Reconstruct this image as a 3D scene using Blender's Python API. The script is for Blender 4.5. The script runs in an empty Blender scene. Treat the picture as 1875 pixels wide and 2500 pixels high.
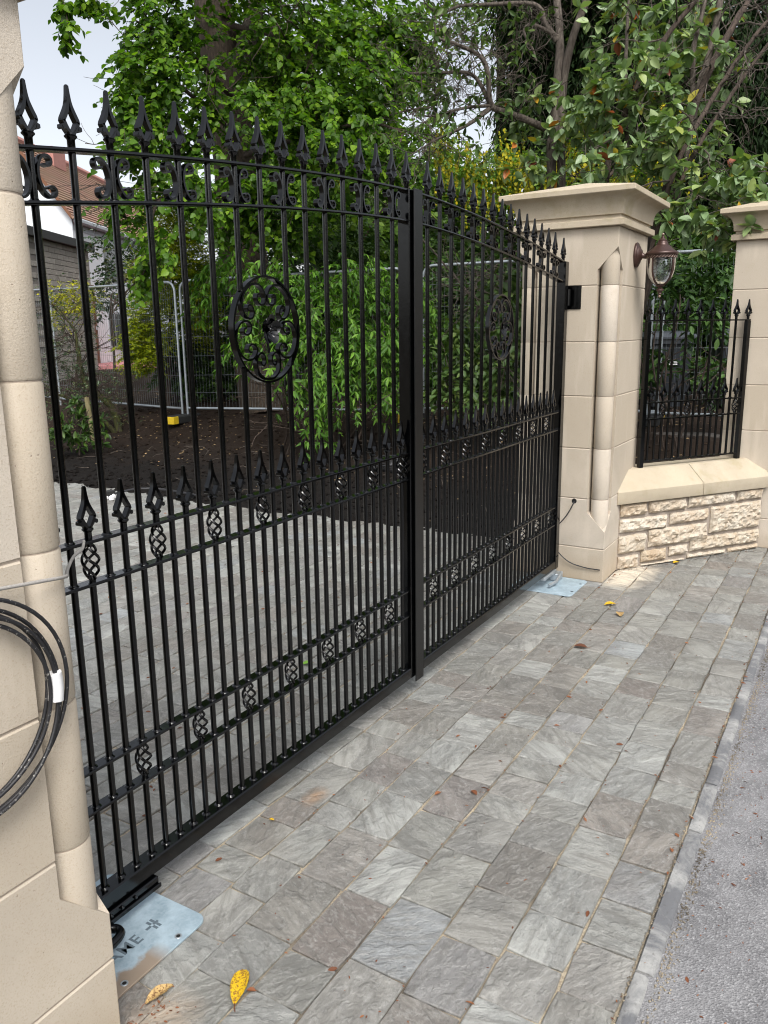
import bpy, math, random
import numpy as np
from mathutils import Vector, Matrix, noise as mnoise
random.seed(7); RNG = np.random.default_rng(11)
SC = bpy.context.scene
COL = SC.collection
PI = math.pi

# ------------------------------------------------------------------ camera
def cam_setup():
    yaw, pitch, roll = math.radians(30.855), math.radians(-12.672), math.radians(-0.743)
    f = Vector((math.cos(yaw)*math.cos(pitch), math.sin(yaw)*math.cos(pitch), math.sin(pitch)))
    r = Vector((math.sin(yaw), -math.cos(yaw), 0)); u = r.cross(f)
    c, s = math.cos(roll), math.sin(roll)
    R, U = c*r + s*u, -s*r + c*u
    cd = bpy.data.cameras.new('camera'); co = bpy.data.objects.new('camera', cd); COL.objects.link(co)
    M = Matrix((R, U, -f)).transposed().to_4x4(); M.translation = Vector((-1.1945, -1.7329, 1.6843))
    co.matrix_world = M
    cd.sensor_fit = 'VERTICAL'; cd.sensor_height = 24; cd.sensor_width = 24
    cd.lens = 24*1969.36/2500; cd.clip_start = 0.05; cd.clip_end = 600
    SC.camera = co
cam_setup()

# ------------------------------------------------------------------ world, sun, exposure
SUN_EL, SUN_AZ = math.radians(52), math.radians(215)     # soft light from over the road side
w = bpy.data.worlds.new('World'); SC.world = w; w.use_nodes = True
nt = w.node_tree; nt.nodes.clear()
sky = nt.nodes.new('ShaderNodeTexSky'); sky.sky_type = 'NISHITA'; sky.sun_disc = False
sky.sun_elevation = SUN_EL; sky.sun_rotation = math.radians(125); sky.air_density = 1.0; sky.dust_density = 4.0; sky.ozone_density = 1.0
bw = nt.nodes.new('ShaderNodeRGBToBW'); mx = nt.nodes.new('ShaderNodeMix'); mx.data_type = 'RGBA'
mx.inputs['Factor'].default_value = 0.76                  # overcast: the cloud layer takes the blue out
bg = nt.nodes.new('ShaderNodeBackground'); bg.inputs['Strength'].default_value = 0.15
ow = nt.nodes.new('ShaderNodeOutputWorld')
nt.links.new(sky.outputs[0], bw.inputs[0]); nt.links.new(sky.outputs[0], mx.inputs['A']); nt.links.new(bw.outputs[0], mx.inputs['B'])
nt.links.new(mx.outputs['Result'], bg.inputs[0]); nt.links.new(bg.outputs[0], ow.inputs[0])
sl = bpy.data.lights.new('sun', 'SUN'); sl.energy = 1.0; sl.angle = math.radians(25); sl.color = (1.0, 0.97, 0.92)
so = bpy.data.objects.new('sun', sl); COL.objects.link(so)
SUN_DIR = Vector((math.cos(SUN_EL)*math.cos(math.radians(224)), math.cos(SUN_EL)*math.sin(math.radians(224)), math.sin(SUN_EL)))
so.rotation_euler = SUN_DIR.to_track_quat('Z', 'Y').to_euler()
sky.sun_rotation = math.atan2(SUN_DIR.x, SUN_DIR.y)
vs = SC.view_settings; vs.view_transform = 'Standard'; vs.look = 'None'; vs.gamma = 1.0; vs.exposure = 1.12; vs.use_curve_mapping = False
cy = SC.cycles
cy.use_denoising = True; cy.denoiser = 'OPENIMAGEDENOISE'; cy.denoising_input_passes = 'RGB_ALBEDO_NORMAL'
cy.max_bounces = 6; cy.diffuse_bounces = 3; cy.glossy_bounces = 3; cy.transmission_bounces = 4; cy.filter_width = 1.1; cy.transparent_max_bounces = 6
cy.caustics_reflective = False; cy.caustics_refractive = False

# ------------------------------------------------------------------ materials
MATS = {}
class NT:
    """small helper around a material's node tree"""
    def __init__(s, name):
        s.m = bpy.data.materials.new(name); s.m.use_nodes = True; s.t = s.m.node_tree; s.t.nodes.clear()
        s.out = s.n('ShaderNodeOutputMaterial'); MATS[name] = s.m
    def n(s, kind, **kw):
        nd = s.t.nodes.new(kind)
        for k, v in kw.items():
            if k.startswith('i_'):
                key = k[2:].replace('_', ' '); nd.inputs[key].default_value = v
            else: setattr(nd, k, v)
        return nd
    def l(s, a, b): s.t.links.new(a, b)
    def noise(s, scale, detail=4, rough=0.6, vec=None, dist=0.0, dim=None):
        nd = s.n('ShaderNodeTexNoise'); nd.inputs['Scale'].default_value = scale; nd.inputs['Detail'].default_value = detail
        nd.inputs['Roughness'].default_value = rough; nd.inputs['Distortion'].default_value = dist
        if vec is not None: s.l(vec, nd.inputs['Vector'])
        return nd
    def ramp(s, fac, stops, interp='LINEAR'):
        nd = s.n('ShaderNodeValToRGB'); r = nd.color_ramp; r.interpolation = interp
        while len(r.elements) < len(stops): r.elements.new(0.5)
        for e, (p, c) in zip(r.elements, stops):
            e.position = p; e.color = (c, c, c, 1) if isinstance(c, (int, float)) else (*c, 1)
        s.l(fac, nd.inputs[0]); return nd
    def mix(s, fac, a, b, blend='MIX'):
        nd = s.n('ShaderNodeMix'); nd.data_type = 'RGBA'; nd.blend_type = blend
        for v, key in ((fac, 'Factor'), (a, 'A'), (b, 'B')):
            if hasattr(v, 'is_linked') or hasattr(v, 'links'): s.l(v, nd.inputs[key])
            elif key == 'Factor': nd.inputs[key].default_value = v
            else: nd.inputs[key].default_value = (*v, 1)
        return nd.outputs['Result']
    def math(s, op, a, b=0.0, c=None):
        nd = s.n('ShaderNodeMath'); nd.operation = op
        for i, v in enumerate((a, b, c)):
            if v is None: continue
            if hasattr(v, 'links'): s.l(v, nd.inputs[i])
            else: nd.inputs[i].default_value = v
        return nd.outputs[0]
    def bump(s, h, strength=0.4, dist=0.01):
        nd = s.n('ShaderNodeBump'); nd.inputs['Strength'].default_value = strength; nd.inputs['Distance'].default_value = dist
        s.l(h, nd.inputs['Height']); return nd.outputs[0]
    def pbr(s, col, rough=0.6, metal=0.0, normal=None, spec=0.5, **kw):
        p = s.n('ShaderNodeBsdfPrincipled')
        for v, key in ((col, 'Base Color'), (rough, 'Roughness'), (metal, 'Metallic')):
            if hasattr(v, 'links'): s.l(v, p.inputs[key])
            elif key == 'Base Color': p.inputs[key].default_value = (*v, 1)
            else: p.inputs[key].default_value = v
        p.inputs['Specular IOR Level'].default_value = spec
        for k, v in kw.items(): p.inputs[k.replace('_', ' ')].default_value = v
        if normal is not None: s.l(normal, p.inputs['Normal'])
        s.l(p.outputs[0], s.out.inputs[0]); return p
    def pos(s): return s.n('ShaderNodeNewGeometry').outputs['Position']
    def obj(s): return s.n('ShaderNodeTexCoord').outputs['Object']
    def isl(s): return s.n('ShaderNodeNewGeometry').outputs['Random Per Island']
    def rnd(s):
        a = s.n('ShaderNodeObjectInfo').outputs['Random']
        return s.math('FRACT', s.math('ADD', s.math('MULTIPLY', a, 7.31), s.isl()))

def simple(name, col, rough=0.5, metal=0.0, bump=0.0, scale=40, var=0.25, spec=0.5, **kw):
    t = NT(name); nz = t.noise(scale, 5, 0.65, t.pos())
    c = t.mix(nz.outputs[0], tuple(x*(1-var) for x in col), tuple(min(1, x*(1+var)) for x in col))
    nrm = t.bump(nz.outputs[0], bump, 0.003) if bump else None
    t.pbr(c, rough, metal, nrm, spec, **kw); return t.m

def make_mats():
    # gloss black paint, wet in places
    t = NT('black_paint'); p = t.pos(); a = t.noise(38, 4, 0.6, p); b = t.noise(260, 2, 0.5, p)
    rr = t.ramp(a.outputs[0], [(0.35, 0.07), (0.7, 0.20)])
    h = t.math('ADD', t.math('MULTIPLY', a.outputs[0], 0.6), t.math('MULTIPLY', b.outputs[0], 0.4))
    t.pbr((0.0006, 0.0007, 0.0009), rr.outputs[0], 0.0, t.bump(h, 0.22, 0.0015), 0.46)
    simple('satin_black', (0.0035, 0.0037, 0.004), 0.36, bump=0.2, scale=300, var=0.2, spec=0.45)
    # ashlar sandstone
    for nm, col, sd in (('ashlar', (0.515, 0.458, 0.385), 0.0), ('coping_stone', (0.47, 0.41, 0.315), 5.0), ('cap_stone', (0.475, 0.41, 0.315), 9.0)):
        t = NT(nm); p = t.pos(); ob = t.n('ShaderNodeObjectInfo').outputs['Random']
        big = t.noise(1.6, 4, 0.55, p, 0.6); mid = t.noise(9, 5, 0.6, p); fine = t.noise(240, 3, 0.7, p)
        c1 = t.mix(t.ramp(big.outputs[0], [(0.36, 0.0), (0.64, 1.0)]).outputs[0], tuple(x*0.80 for x in col), tuple(x*1.08 for x in col))
        c2 = t.mix(t.ramp(mid.outputs[0], [(0.52, 0.0), (0.75, 0.5)]).outputs[0], c1, (col[0]*0.80, col[1]*0.76, col[2]*0.68))
        c3 = t.mix(t.ramp(ob, [(0.0, 0.0), (1.0, 0.9)]).outputs[0], c2, (col[0]*0.85, col[1]*0.82, col[2]*0.76))
        c4 = t.mix(t.ramp(fine.outputs[0], [(0.54, 0.0), (0.70, 0.6)]).outputs[0], c3, (col[0]*0.62, col[1]*0.56, col[2]*0.46))
        vor = t.n('ShaderNodeTexVoronoi'); vor.inputs['Scale'].default_value = 34; t.l(p, vor.inputs['Vector'])
        sp = t.ramp(vor.outputs['Distance'], [(0.0, 1.0), (0.035, 0.9), (0.06, 0.0)])
        c5 = t.mix(t.math('MULTIPLY', sp.outputs[0], 0.75), c4, (0.17, 0.12, 0.08))
        if nm == 'ashlar':                                         # damp splash marks low down, pale lime streaks
            sep = t.n('ShaderNodeSeparateXYZ'); t.l(p, sep.inputs[0])
            lo = t.ramp(t.math('ADD', sep.outputs[2], t.math('MULTIPLY', big.outputs[0], 0.25)), [(0.05, 1.0), (0.33, 0.0)])
            c5 = t.mix(t.math('MULTIPLY', lo.outputs[0], 0.5), c5, (0.28, 0.19, 0.095))
            top_ = t.ramp(t.math('SUBTRACT', sep.outputs[2], t.math('MULTIPLY', t.noise(5, 5, 0.65, p).outputs[0], 1.1)), [(1.35, 0.0), (1.95, 1.0)])
            c5 = t.mix(t.math('MULTIPLY', top_.outputs[0], 0.30), c5, (0.33, 0.275, 0.19))
            mp = t.n('ShaderNodeMapping'); mp.inputs['Scale'].default_value = (3, 3, 0.55); t.l(p, mp.inputs[0])
            st = t.ramp(t.noise(2.2, 4, 0.6, mp.outputs[0]).outputs[0], [(0.56, 0.0), (0.68, 0.35)])
            c5 = t.mix(st.outputs[0], c5, (0.60, 0.53, 0.44))
        else:
            gr = t.ramp(t.noise(3.5, 5, 0.65, p).outputs[0], [(0.55, 0.0), (0.75, 0.55)])
            c5 = t.mix(gr.outputs[0], c5, (0.26, 0.22, 0.09))
        hh = t.math('ADD', t.math('ADD', t.math('MULTIPLY', fine.outputs[0], 0.6), t.math('MULTIPLY', mid.outputs[0], 0.8)), t.math('MULTIPLY', sp.outputs[0], -1.2))
        t.pbr(c5, 0.88, 0, t.bump(hh, 0.55, 0.0035), 0.25)
    simple('mortar', (0.36, 0.30, 0.24), 0.95, bump=0.6, scale=120, var=0.25)
    simple('wall_mortar', (0.30, 0.255, 0.215), 0.95, bump=0.8, scale=90, var=0.35)
    # rock-faced walling
    t = NT('rubble_stone'); p = t.pos(); ob = t.n('ShaderNodeObjectInfo').outputs['Random']
    base = t.ramp(ob, [(0.0, (0.46, 0.405, 0.325)), (0.35, (0.54, 0.495, 0.42)), (0.7, (0.42, 0.345, 0.255)), (1.0, (0.50, 0.445, 0.37))])
    mu = t.noise(14, 6, 0.7, p); c = t.mix(t.ramp(mu.outputs[0], [(0.4, 0), (0.7, 0.7)]).outputs[0], base.outputs[0], (0.32, 0.22, 0.13))
    c = t.mix(t.ramp(t.noise(55, 3, 0.6, p).outputs[0], [(0.55, 0), (0.75, 0.6)]).outputs[0], c, (0.60, 0.55, 0.46))
    t.pbr(c, 0.9, 0, t.bump(t.noise(60, 6, 0.7, p).outputs[0], 0.8, 0.008), 0.25)
    # riven sandstone setts
    t = NT('riven_sett'); p = t.pos(); r = t.rnd()
    ofs = t.n('ShaderNodeVectorMath'); ofs.operation = 'SCALE'
    cmb = t.n('ShaderNodeCombineXYZ'); t.l(r, cmb.inputs[0]); t.l(t.math('MULTIPLY', r, 3.7), cmb.inputs[1]); t.l(t.math('MULTIPLY', r, 9.1), cmb.inputs[2])
    t.l(cmb.outputs[0], ofs.inputs[0]); ofs.inputs['Scale'].default_value = 17.0
    rot = t.n('ShaderNodeVectorRotate'); rot.rotation_type = 'Z_AXIS'; t.l(p, rot.inputs['Vector']); t.l(t.math('MULTIPLY', r, 40.0), rot.inputs['Angle'])
    ad = t.n('ShaderNodeVectorMath'); ad.operation = 'ADD'; t.l(rot.outputs[0], ad.inputs[0]); t.l(ofs.outputs[0], ad.inputs[1])
    mp = t.n('ShaderNodeMapping'); mp.inputs['Scale'].default_value = (1.0, 1.35, 1.0); t.l(ad.outputs[0], mp.inputs[0]); v = mp.outputs[0]
    col = t.ramp(r, [(0.0, (0.180, 0.178, 0.164)), (0.12, (0.240, 0.242, 0.228)), (0.25, (0.148, 0.139, 0.127)), (0.38, (0.208, 0.210, 0.200)), (0.50, (0.280, 0.285, 0.272)),
                     (0.62, (0.176, 0.160, 0.145)), (0.73, (0.202, 0.202, 0.186)), (0.84, (0.252, 0.252, 0.236)), (0.92, (0.160, 0.142, 0.130)), (0.975, (0.240, 0.255, 0.262)), (1.0, (0.195, 0.194, 0.180))])
    n1 = t.noise(3.6, 10, 0.60, v, 0.15); n2 = t.noise(38, 6, 0.7, v, 0.1); n3 = t.noise(330, 2, 0.6, p)
    c = t.mix(t.ramp(n1.outputs[0], [(0.34, 0.0), (0.40, 0.15), (0.41, 0.45), (0.47, 0.5), (0.48, 0.2), (0.54, 0.3), (0.55, 0.75), (0.62, 0.85), (0.63, 1.0)]).outputs[0], t.mix(0.80, (0, 0, 0), col.outputs[0]), t.mix(1.0, col.outputs[0], (1.30, 1.30, 1.28), 'MULTIPLY'))
    c = t.mix(t.ramp(n2.outputs[0], [(0.52, 0), (0.66, 0.45)]).outputs[0], c, (0.37, 0.37, 0.35))
    c = t.mix(t.ramp(t.noise(2.1, 3, 0.5, p).outputs[0], [(0.6, 0), (0.8, 0.4)]).outputs[0], c, (0.16, 0.13, 0.11))
    c = t.mix(t.ramp(n3.outputs[0], [(0.55, 0), (0.75, 0.35)]).outputs[0], c, (0.10, 0.095, 0.09))
    # pale jointing slurry washed over the setts beside the far pier, rusty mark by the gate
    def spot(x, y, sx, sy, lo, hi):
        d = t.n('ShaderNodeMapping'); d.vector_type = 'POINT'; d.inputs['Location'].default_value = (-x/sx, -y/sy, 0); d.inputs['Scale'].default_value = (1/sx, 1/sy, 0)
        t.l(p, d.inputs[0]); ln = t.n('ShaderNodeVectorMath'); ln.operation = 'LENGTH'; t.l(d.outputs[0], ln.inputs[0])
        return t.ramp(t.math('ADD', ln.outputs['Value'], t.math('MULTIPLY', t.noise(6, 5, 0.6, p).outputs[0], 0.7)), [(lo, 1.0), (hi, 0.0)]).outputs[0]
    c = t.mix(t.math('MULTIPLY', spot(4.35, -0.42, 0.75, 0.30, 0.6, 1.45), 0.92), c, (0.66, 0.585, 0.47))
    c = t.mix(t.math('MULTIPLY', spot(-0.02, -0.36, 0.18, 0.16, 0.5, 1.4), 0.6), c, (0.42, 0.33, 0.24))
    c = t.mix(t.math('MULTIPLY', spot(0.98, -0.12, 0.13, 0.08, 0.5, 1.35), 0.6), c, (0.32, 0.17, 0.07))
    # riven relief: broad flakes with stepped edges, then grit
    stp = t.ramp(n1.outputs[0], [(0.28, 0.0), (0.375, 0.10), (0.40, 0.26), (0.44, 0.30), (0.462, 0.48), (0.50, 0.52), (0.525, 0.70), (0.57, 0.74), (0.60, 0.92), (0.75, 1.0)])
    mp2 = t.n('ShaderNodeMapping'); mp2.inputs['Scale'].default_value = (1.0, 7.0, 1.0); t.l(ad.outputs[0], mp2.inputs[0]); n4 = t.noise(6, 5, 0.6, mp2.outputs[0], 0.3)
    c = t.mix(t.ramp(n4.outputs[0], [(0.46, 0), (0.66, 0.55)]).outputs[0], c, (0.125, 0.120, 0.108))
    edge = t.ramp(n1.outputs[0], [(0.372, 0), (0.391, 0.5), (0.399, 0), (0.447, 0), (0.455, 0.6), (0.463, 0), (0.511, 0), (0.519, 0.6), (0.528, 0), (0.585, 0), (0.596, 0.6), (0.604, 0)])
    c = t.mix(t.math('MULTIPLY', edge.outputs[0], 0.45), c, (0.40, 0.40, 0.375))
    h = t.math('ADD', t.math('ADD', stp.outputs[0], t.math('MULTIPLY', n2.outputs[0], 0.32)), t.math('ADD', t.math('MULTIPLY', n3.outputs[0], 0.07), t.math('MULTIPLY', n4.outputs[0], 0.25)))
    t.pbr(c, t.ramp(n2.outputs[0], [(0.3, 0.34), (0.7, 0.58)]).outputs[0], 0, t.bump(h, 1.0, 0.0125), 0.5)
    # jointing sand
    t = NT('joint_sand'); p = t.pos(); a = t.noise(2.2, 4, 0.6, p); b = t.noise(160, 4, 0.7, p)
    c = t.mix(t.ramp(a.outputs[0], [(0.40, 0), (0.60, 1)]).outputs[0], (0.12, 0.105, 0.085), (0.44, 0.375, 0.275))
    c = t.mix(t.ramp(b.outputs[0], [(0.45, 0), (0.7, 0.7)]).outputs[0], c, (0.07, 0.05, 0.035))
    t.pbr(c, 0.95, 0, t.bump(b.outputs[0], 0.8, 0.006), 0.2)
    # old granite-like kerb, worn and lime-stained
    t = NT('kerb_stone'); p = t.pos(); a = t.noise(5, 6, 0.7, p, 0.8); b = t.noise(70, 4, 0.7, p)
    c = t.mix(t.ramp(a.outputs[0], [(0.44, 0), (0.62, 1)]).outputs[0], (0.125, 0.128, 0.135), (0.30, 0.30, 0.29))
    c = t.mix(t.ramp(b.outputs[0], [(0.55, 0), (0.7, 0.6)]).outputs[0], c, (0.09, 0.085, 0.08))
    t.pbr(c, 0.75, 0, t.bump(b.outputs[0], 0.6, 0.006), 0.4)
    # worn asphalt
    t = NT('asphalt'); p = t.pos(); a = t.noise(4.5, 7, 0.72, p); vor = t.n('ShaderNodeTexVoronoi'); vor.inputs['Scale'].default_value = 165; t.l(p, vor.inputs['Vector'])
    b = t.noise(420, 3, 0.7, p)
    c = t.mix(t.ramp(a.outputs[0], [(0.38, 0), (0.62, 1)]).outputs[0], (0.140, 0.139, 0.143), (0.225, 0.224, 0.228))
    vr = t.n('ShaderNodeSeparateColor'); t.l(vor.outputs['Color'], vr.inputs[0])
    c = t.mix(t.ramp(vr.outputs[0], [(0.6, 0), (0.95, 0.75)]).outputs[0], c, (0.31, 0.31, 0.315))
    c = t.mix(t.ramp(b.outputs[0], [(0.5, 0), (0.7, 0.5)]).outputs[0], c, (0.075, 0.07, 0.07))
    t.pbr(c, 0.85, 0, t.bump(vor.outputs['Distance'], 0.6, 0.006), 0.3)
    # dark planting soil
    t = NT('garden_soil'); p = t.pos(); a = t.noise(2.5, 6, 0.7, p); b = t.noise(45, 6, 0.75, p)
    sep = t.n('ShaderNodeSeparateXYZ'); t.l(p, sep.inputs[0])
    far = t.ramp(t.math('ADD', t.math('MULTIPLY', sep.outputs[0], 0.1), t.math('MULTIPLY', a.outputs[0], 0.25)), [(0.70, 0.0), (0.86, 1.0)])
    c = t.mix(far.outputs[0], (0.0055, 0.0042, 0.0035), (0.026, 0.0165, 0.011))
    c = t.mix(t.ramp(b.outputs[0], [(0.5, 0), (0.72, 0.6)]).outputs[0], c, (0.028, 0.019, 0.013))
    t.pbr(c, 0.95, 0, t.bump(b.outputs[0], 1.0, 0.03), 0.2)
    simple('leaf_litter_chip', (0.33, 0.23, 0.115), 0.85, var=0.6, scale=1.2)
    # galvanised steel
    t = NT('galvanised'); p = t.pos(); a = t.noise(14, 5, 0.65, p); vor = t.n('ShaderNodeTexVoronoi'); vor.inputs['Scale'].default_value = 120; t.l(p, vor.inputs['Vector'])
    c = t.mix(t.ramp(a.outputs[0], [(0.35, 0), (0.65, 1)]).outputs[0], (0.25, 0.34, 0.40), (0.42, 0.53, 0.60))
    vs2 = t.n('ShaderNodeSeparateColor'); t.l(vor.outputs['Color'], vs2.inputs[0]); c = t.mix(t.math('MULTIPLY', vs2.outputs[0], 0.25), c, (0.52, 0.62, 0.68))
    sx = t.n('ShaderNodeSeparateXYZ'); t.l(p, sx.inputs[0])
    ed = t.ramp(t.math('ADD', t.math('MULTIPLY', sx.outputs[1], -1.0), t.math('MULTIPLY', t.noise(22, 4, 0.6, p).outputs[0], 0.09)), [(0.205, 0.0), (0.225, 1.0)])
    lim = t.ramp(sx.outputs[0], [(0.10, 1.0), (0.16, 0.0)])
    c = t.mix(t.math('MULTIPLY', t.math('MULTIPLY', ed.outputs[0], lim.outputs[0]), 0.9), c, (0.30, 0.22, 0.15))
    t.pbr(c, t.ramp(a.outputs[0], [(0.3, 0.42), (0.7, 0.62)]).outputs[0], 0.30, t.bump(a.outputs[0], 0.15, 0.002), 0.5)
    simple('galvanised_tube', (0.42, 0.46, 0.49), 0.38, 0.65, var=0.25, scale=14)
    simple('galvanised_wire', (0.20, 0.22, 0.23), 0.5, 0.5, var=0.3)
    simple('stamped_mark', (0.13, 0.17, 0.20), 0.6, 0.3)
    simple('bronze_paint', (0.058, 0.030, 0.024), 0.36, 0.35, bump=0.25, scale=60, var=0.35)
    simple('bronze_light', (0.30, 0.22, 0.18), 0.4, 0.4, var=0.2)
    t = NT('seeded_glass'); p = t.obj(); nz = t.noise(55, 3, 0.5, p); g = t.n('ShaderNodeBsdfGlossy'); g.inputs['Roughness'].default_value = 0.06
    tr = t.n('ShaderNodeBsdfTransparent'); tr.inputs[0].default_value = (0.80, 0.83, 0.82, 1); fr = t.n('ShaderNodeFresnel'); fr.inputs[0].default_value = 1.5
    bn = t.bump(nz.outputs[0], 0.5, 0.004); t.l(bn, g.inputs['Normal']); t.l(bn, fr.inputs['Normal'])
    ms = t.n('ShaderNodeMixShader'); t.l(t.math('ADD', t.math('MULTIPLY', fr.outputs[0], 1.3), 0.06), ms.inputs[0]); t.l(tr.outputs[0], ms.inputs[1]); t.l(g.outputs[0], ms.inputs[2]); t.l(ms.outputs[0], t.out.inputs[0])
    simple('white_plastic', (0.70, 0.70, 0.70), 0.45, var=0.08)
    simple('black_cable', (0.014, 0.014, 0.016), 0.45, bump=0.2, scale=120, var=0.3)
    t = NT('dusty_cable'); p = t.pos(); a = t.noise(120, 4, 0.7, p)
    t.pbr(t.mix(t.ramp(a.outputs[0], [(0.60, 0), (0.70, 0.7)]).outputs[0], (0.012, 0.012, 0.014), (0.50, 0.48, 0.44)), 0.5)
    simple('grey_cable', (0.30, 0.285, 0.265), 0.6, bump=0.4, scale=160, var=0.5)
    simple('dark_hole', (0.004, 0.004, 0.004), 0.9)
    simple('yellow_plastic', (0.75, 0.52, 0.02), 0.5, var=0.1)
    simple('rubber_block', (0.02, 0.02, 0.02), 0.85, var=0.3)
    simple('bin_plastic', (0.014, 0.017, 0.022), 0.42, bump=0.1, var=0.15)
    simple('bin_lid', (0.035, 0.040, 0.048), 0.38, var=0.15)
    t = NT('render_white'); p = t.pos(); t.pbr(t.mix(t.noise(1.4, 5, 0.6, p).outputs[0], (0.66, 0.69, 0.73), (0.80, 0.82, 0.85)), 0.9)
    t = NT('roof_tile'); p = t.pos(); r = t.rnd(); a = t.noise(1.1, 4, 0.6, p)
    c = t.ramp(r, [(0, (0.30, 0.185, 0.135)), (0.5, (0.34, 0.20, 0.155)), (1, (0.27, 0.185, 0.135))])
    c = t.mix(t.ramp(a.outputs[0], [(0.4, 0), (0.7, 0.8)]).outputs[0], c.outputs[0], (0.30, 0.205, 0.13)); t.pbr(c, 0.85, 0, t.bump(t.noise(14, 3, 0.6, p).outputs[0], 0.5, 0.03))
    simple('ridge_tile', (0.40, 0.19, 0.16), 0.8, scale=8)
    t = NT('grey_brick'); p = t.pos(); r = t.rnd(); c = t.ramp(r, [(0, (0.29, 0.265, 0.235)), (0.5, (0.36, 0.33, 0.295)), (1, (0.32, 0.29, 0.255))]); t.pbr(c.outputs[0], 0.92, 0, t.bump(t.noise(30, 4, 0.6, p).outputs[0], 0.4, 0.01))
    simple('brick_mortar', (0.20, 0.18, 0.165), 0.95)
    simple('gutter_grey', (0.42, 0.44, 0.47), 0.6)
    simple('dark_fascia', (0.030, 0.028, 0.026), 0.6)
    simple('brown_timber', (0.16, 0.065, 0.028), 0.6, scale=12)
    simple('window_glass', (0.03, 0.035, 0.04), 0.1, spec=0.7)
    simple('pink_paving', (0.48, 0.20, 0.205), 0.9, scale=9, var=0.2)
    simple('dark_slab', (0.060, 0.052, 0.045), 0.9, scale=9, var=0.3)
    simple('step_stone', (0.30, 0.265, 0.22), 0.9, scale=9, var=0.2)
    simple('far_ground', (0.060, 0.050, 0.032), 0.95, scale=3, var=0.4)
    # bark
    for nm, a_, b_ in (('lime_bark', (0.030, 0.022, 0.016), (0.085, 0.064, 0.046)), ('pale_bark', (0.046, 0.036, 0.029), (0.125, 0.105, 0.086)), ('dark_bark', (0.035, 0.026, 0.021), (0.095, 0.07, 0.055)),
                       ('mossy_bark', (0.03, 0.024, 0.018), (0.075, 0.085, 0.018)), ('stake_timber', (0.14, 0.115, 0.06), (0.20, 0.18, 0.09))):
        t = NT(nm); p = t.pos(); mp = t.n('ShaderNodeMapping'); mp.inputs['Scale'].default_value = (1, 1, 0.16); t.l(p, mp.inputs[0])
        a = t.noise(34, 6, 0.7, mp.outputs[0], 0.4); t.pbr(t.mix(t.ramp(a.outputs[0], [(0.38, 0), (0.66, 1)]).outputs[0], a_, b_), 0.9, 0, t.bump(a.outputs[0], 0.9, 0.02), 0.3)
    # leaves: (dark, mid, light), translucency
    def leaf(name, stops, trans=0.35, rough=0.45, spec=0.25, tint=(1.1, 1.25, 0.45)):
        t = NT(name); r = t.isl(); rr = t.math('FRACT', t.math('ADD', t.math('MULTIPLY', t.n('ShaderNodeObjectInfo').outputs['Random'], 5.3), r))
        c = t.ramp(rr, stops); p = t.n('ShaderNodeBsdfPrincipled'); t.l(c.outputs[0], p.inputs['Base Color'])
        p.inputs['Roughness'].default_value = rough; p.inputs['Specular IOR Level'].default_value = spec
        tl = t.n('ShaderNodeBsdfTranslucent'); t.l(t.mix(1.0, c.outputs[0], tint, 'MULTIPLY'), tl.inputs[0])
        ms = t.n('ShaderNodeMixShader'); ms.inputs[0].default_value = trans
        t.l(p.outputs[0], ms.inputs[1]); t.l(tl.outputs[0], ms.inputs[2]); t.l(ms.outputs[0], t.out.inputs[0])
    leaf('lime_leaf', [(0, (0.026, 0.066, 0.006)), (0.35, (0.050, 0.122, 0.009)), (0.7, (0.090, 0.190, 0.013)), (1, (0.185, 0.310, 0.022))], 0.44)
    leaf('back_leaf', [(0, (0.055, 0.115, 0.018)), (0.5, (0.100, 0.190, 0.028)), (1, (0.17, 0.27, 0.035))], 0.42)
    leaf('yew_leaf', [(0, (0.008, 0.018, 0.006)), (0.6, (0.014, 0.030, 0.009)), (1, (0.028, 0.050, 0.014))], 0.15, 0.7, 0.1)
    leaf('hedge_leaf', [(0, (0.022, 0.048, 0.012)), (0.6, (0.042, 0.088, 0.018)), (1, (0.085, 0.150, 0.026))], 0.25, 0.4)
    leaf('laburnum_flower', [(0, (0.10, 0.15, 0.02)), (0.5, (0.30, 0.30, 0.02)), (1, (0.56, 0.45, 0.015))], 0.35, 0.6, 0.2, (1.1, 1.0, 0.6))
    leaf('privet_leaf', [(0, (0.12, 0.19, 0.012)), (0.5, (0.26, 0.32, 0.014)), (1, (0.44, 0.46, 0.02))], 0.4)
    leaf('forsythia_leaf', [(0, (0.25, 0.28, 0.02)), (1, (0.55, 0.50, 0.02))], 0.3)
    leaf('holly_leaf', [(0, (0.020, 0.045, 0.018)), (0.7, (0.045, 0.085, 0.032)), (1, (0.16, 0.17, 0.06))], 0.15, 0.3, 0.6)
    leaf('maple_leaf', [(0, (0.034, 0.092, 0.010)), (0.5, (0.070, 0.170, 0.018)), (1, (0.16, 0.31, 0.036))], 0.4)
    leaf('ivy_leaf', [(0, (0.035, 0.065, 0.018)), (0.6, (0.065, 0.120, 0.030)), (1, (0.125, 0.175, 0.045))], 0.25)
    leaf('rhodo_leaf', [(0, (0.085, 0.150, 0.035)), (0.3, (0.160, 0.245, 0.105)), (0.6, (0.215, 0.300, 0.160)), (0.88, (0.27, 0.35, 0.13)), (0.955, (0.24, 0.28, 0.05)), (0.972, (0.42, 0.27, 0.02)), (0.986, (0.36, 0.09, 0.025)), (1, (0.15, 0.045, 0.03))], 0.25, 0.40, 0.4)
    leaf('laurel_leaf', [(0, (0.020, 0.048, 0.014)), (0.6, (0.048, 0.105, 0.026)), (1, (0.10, 0.18, 0.045))], 0.25)
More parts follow.
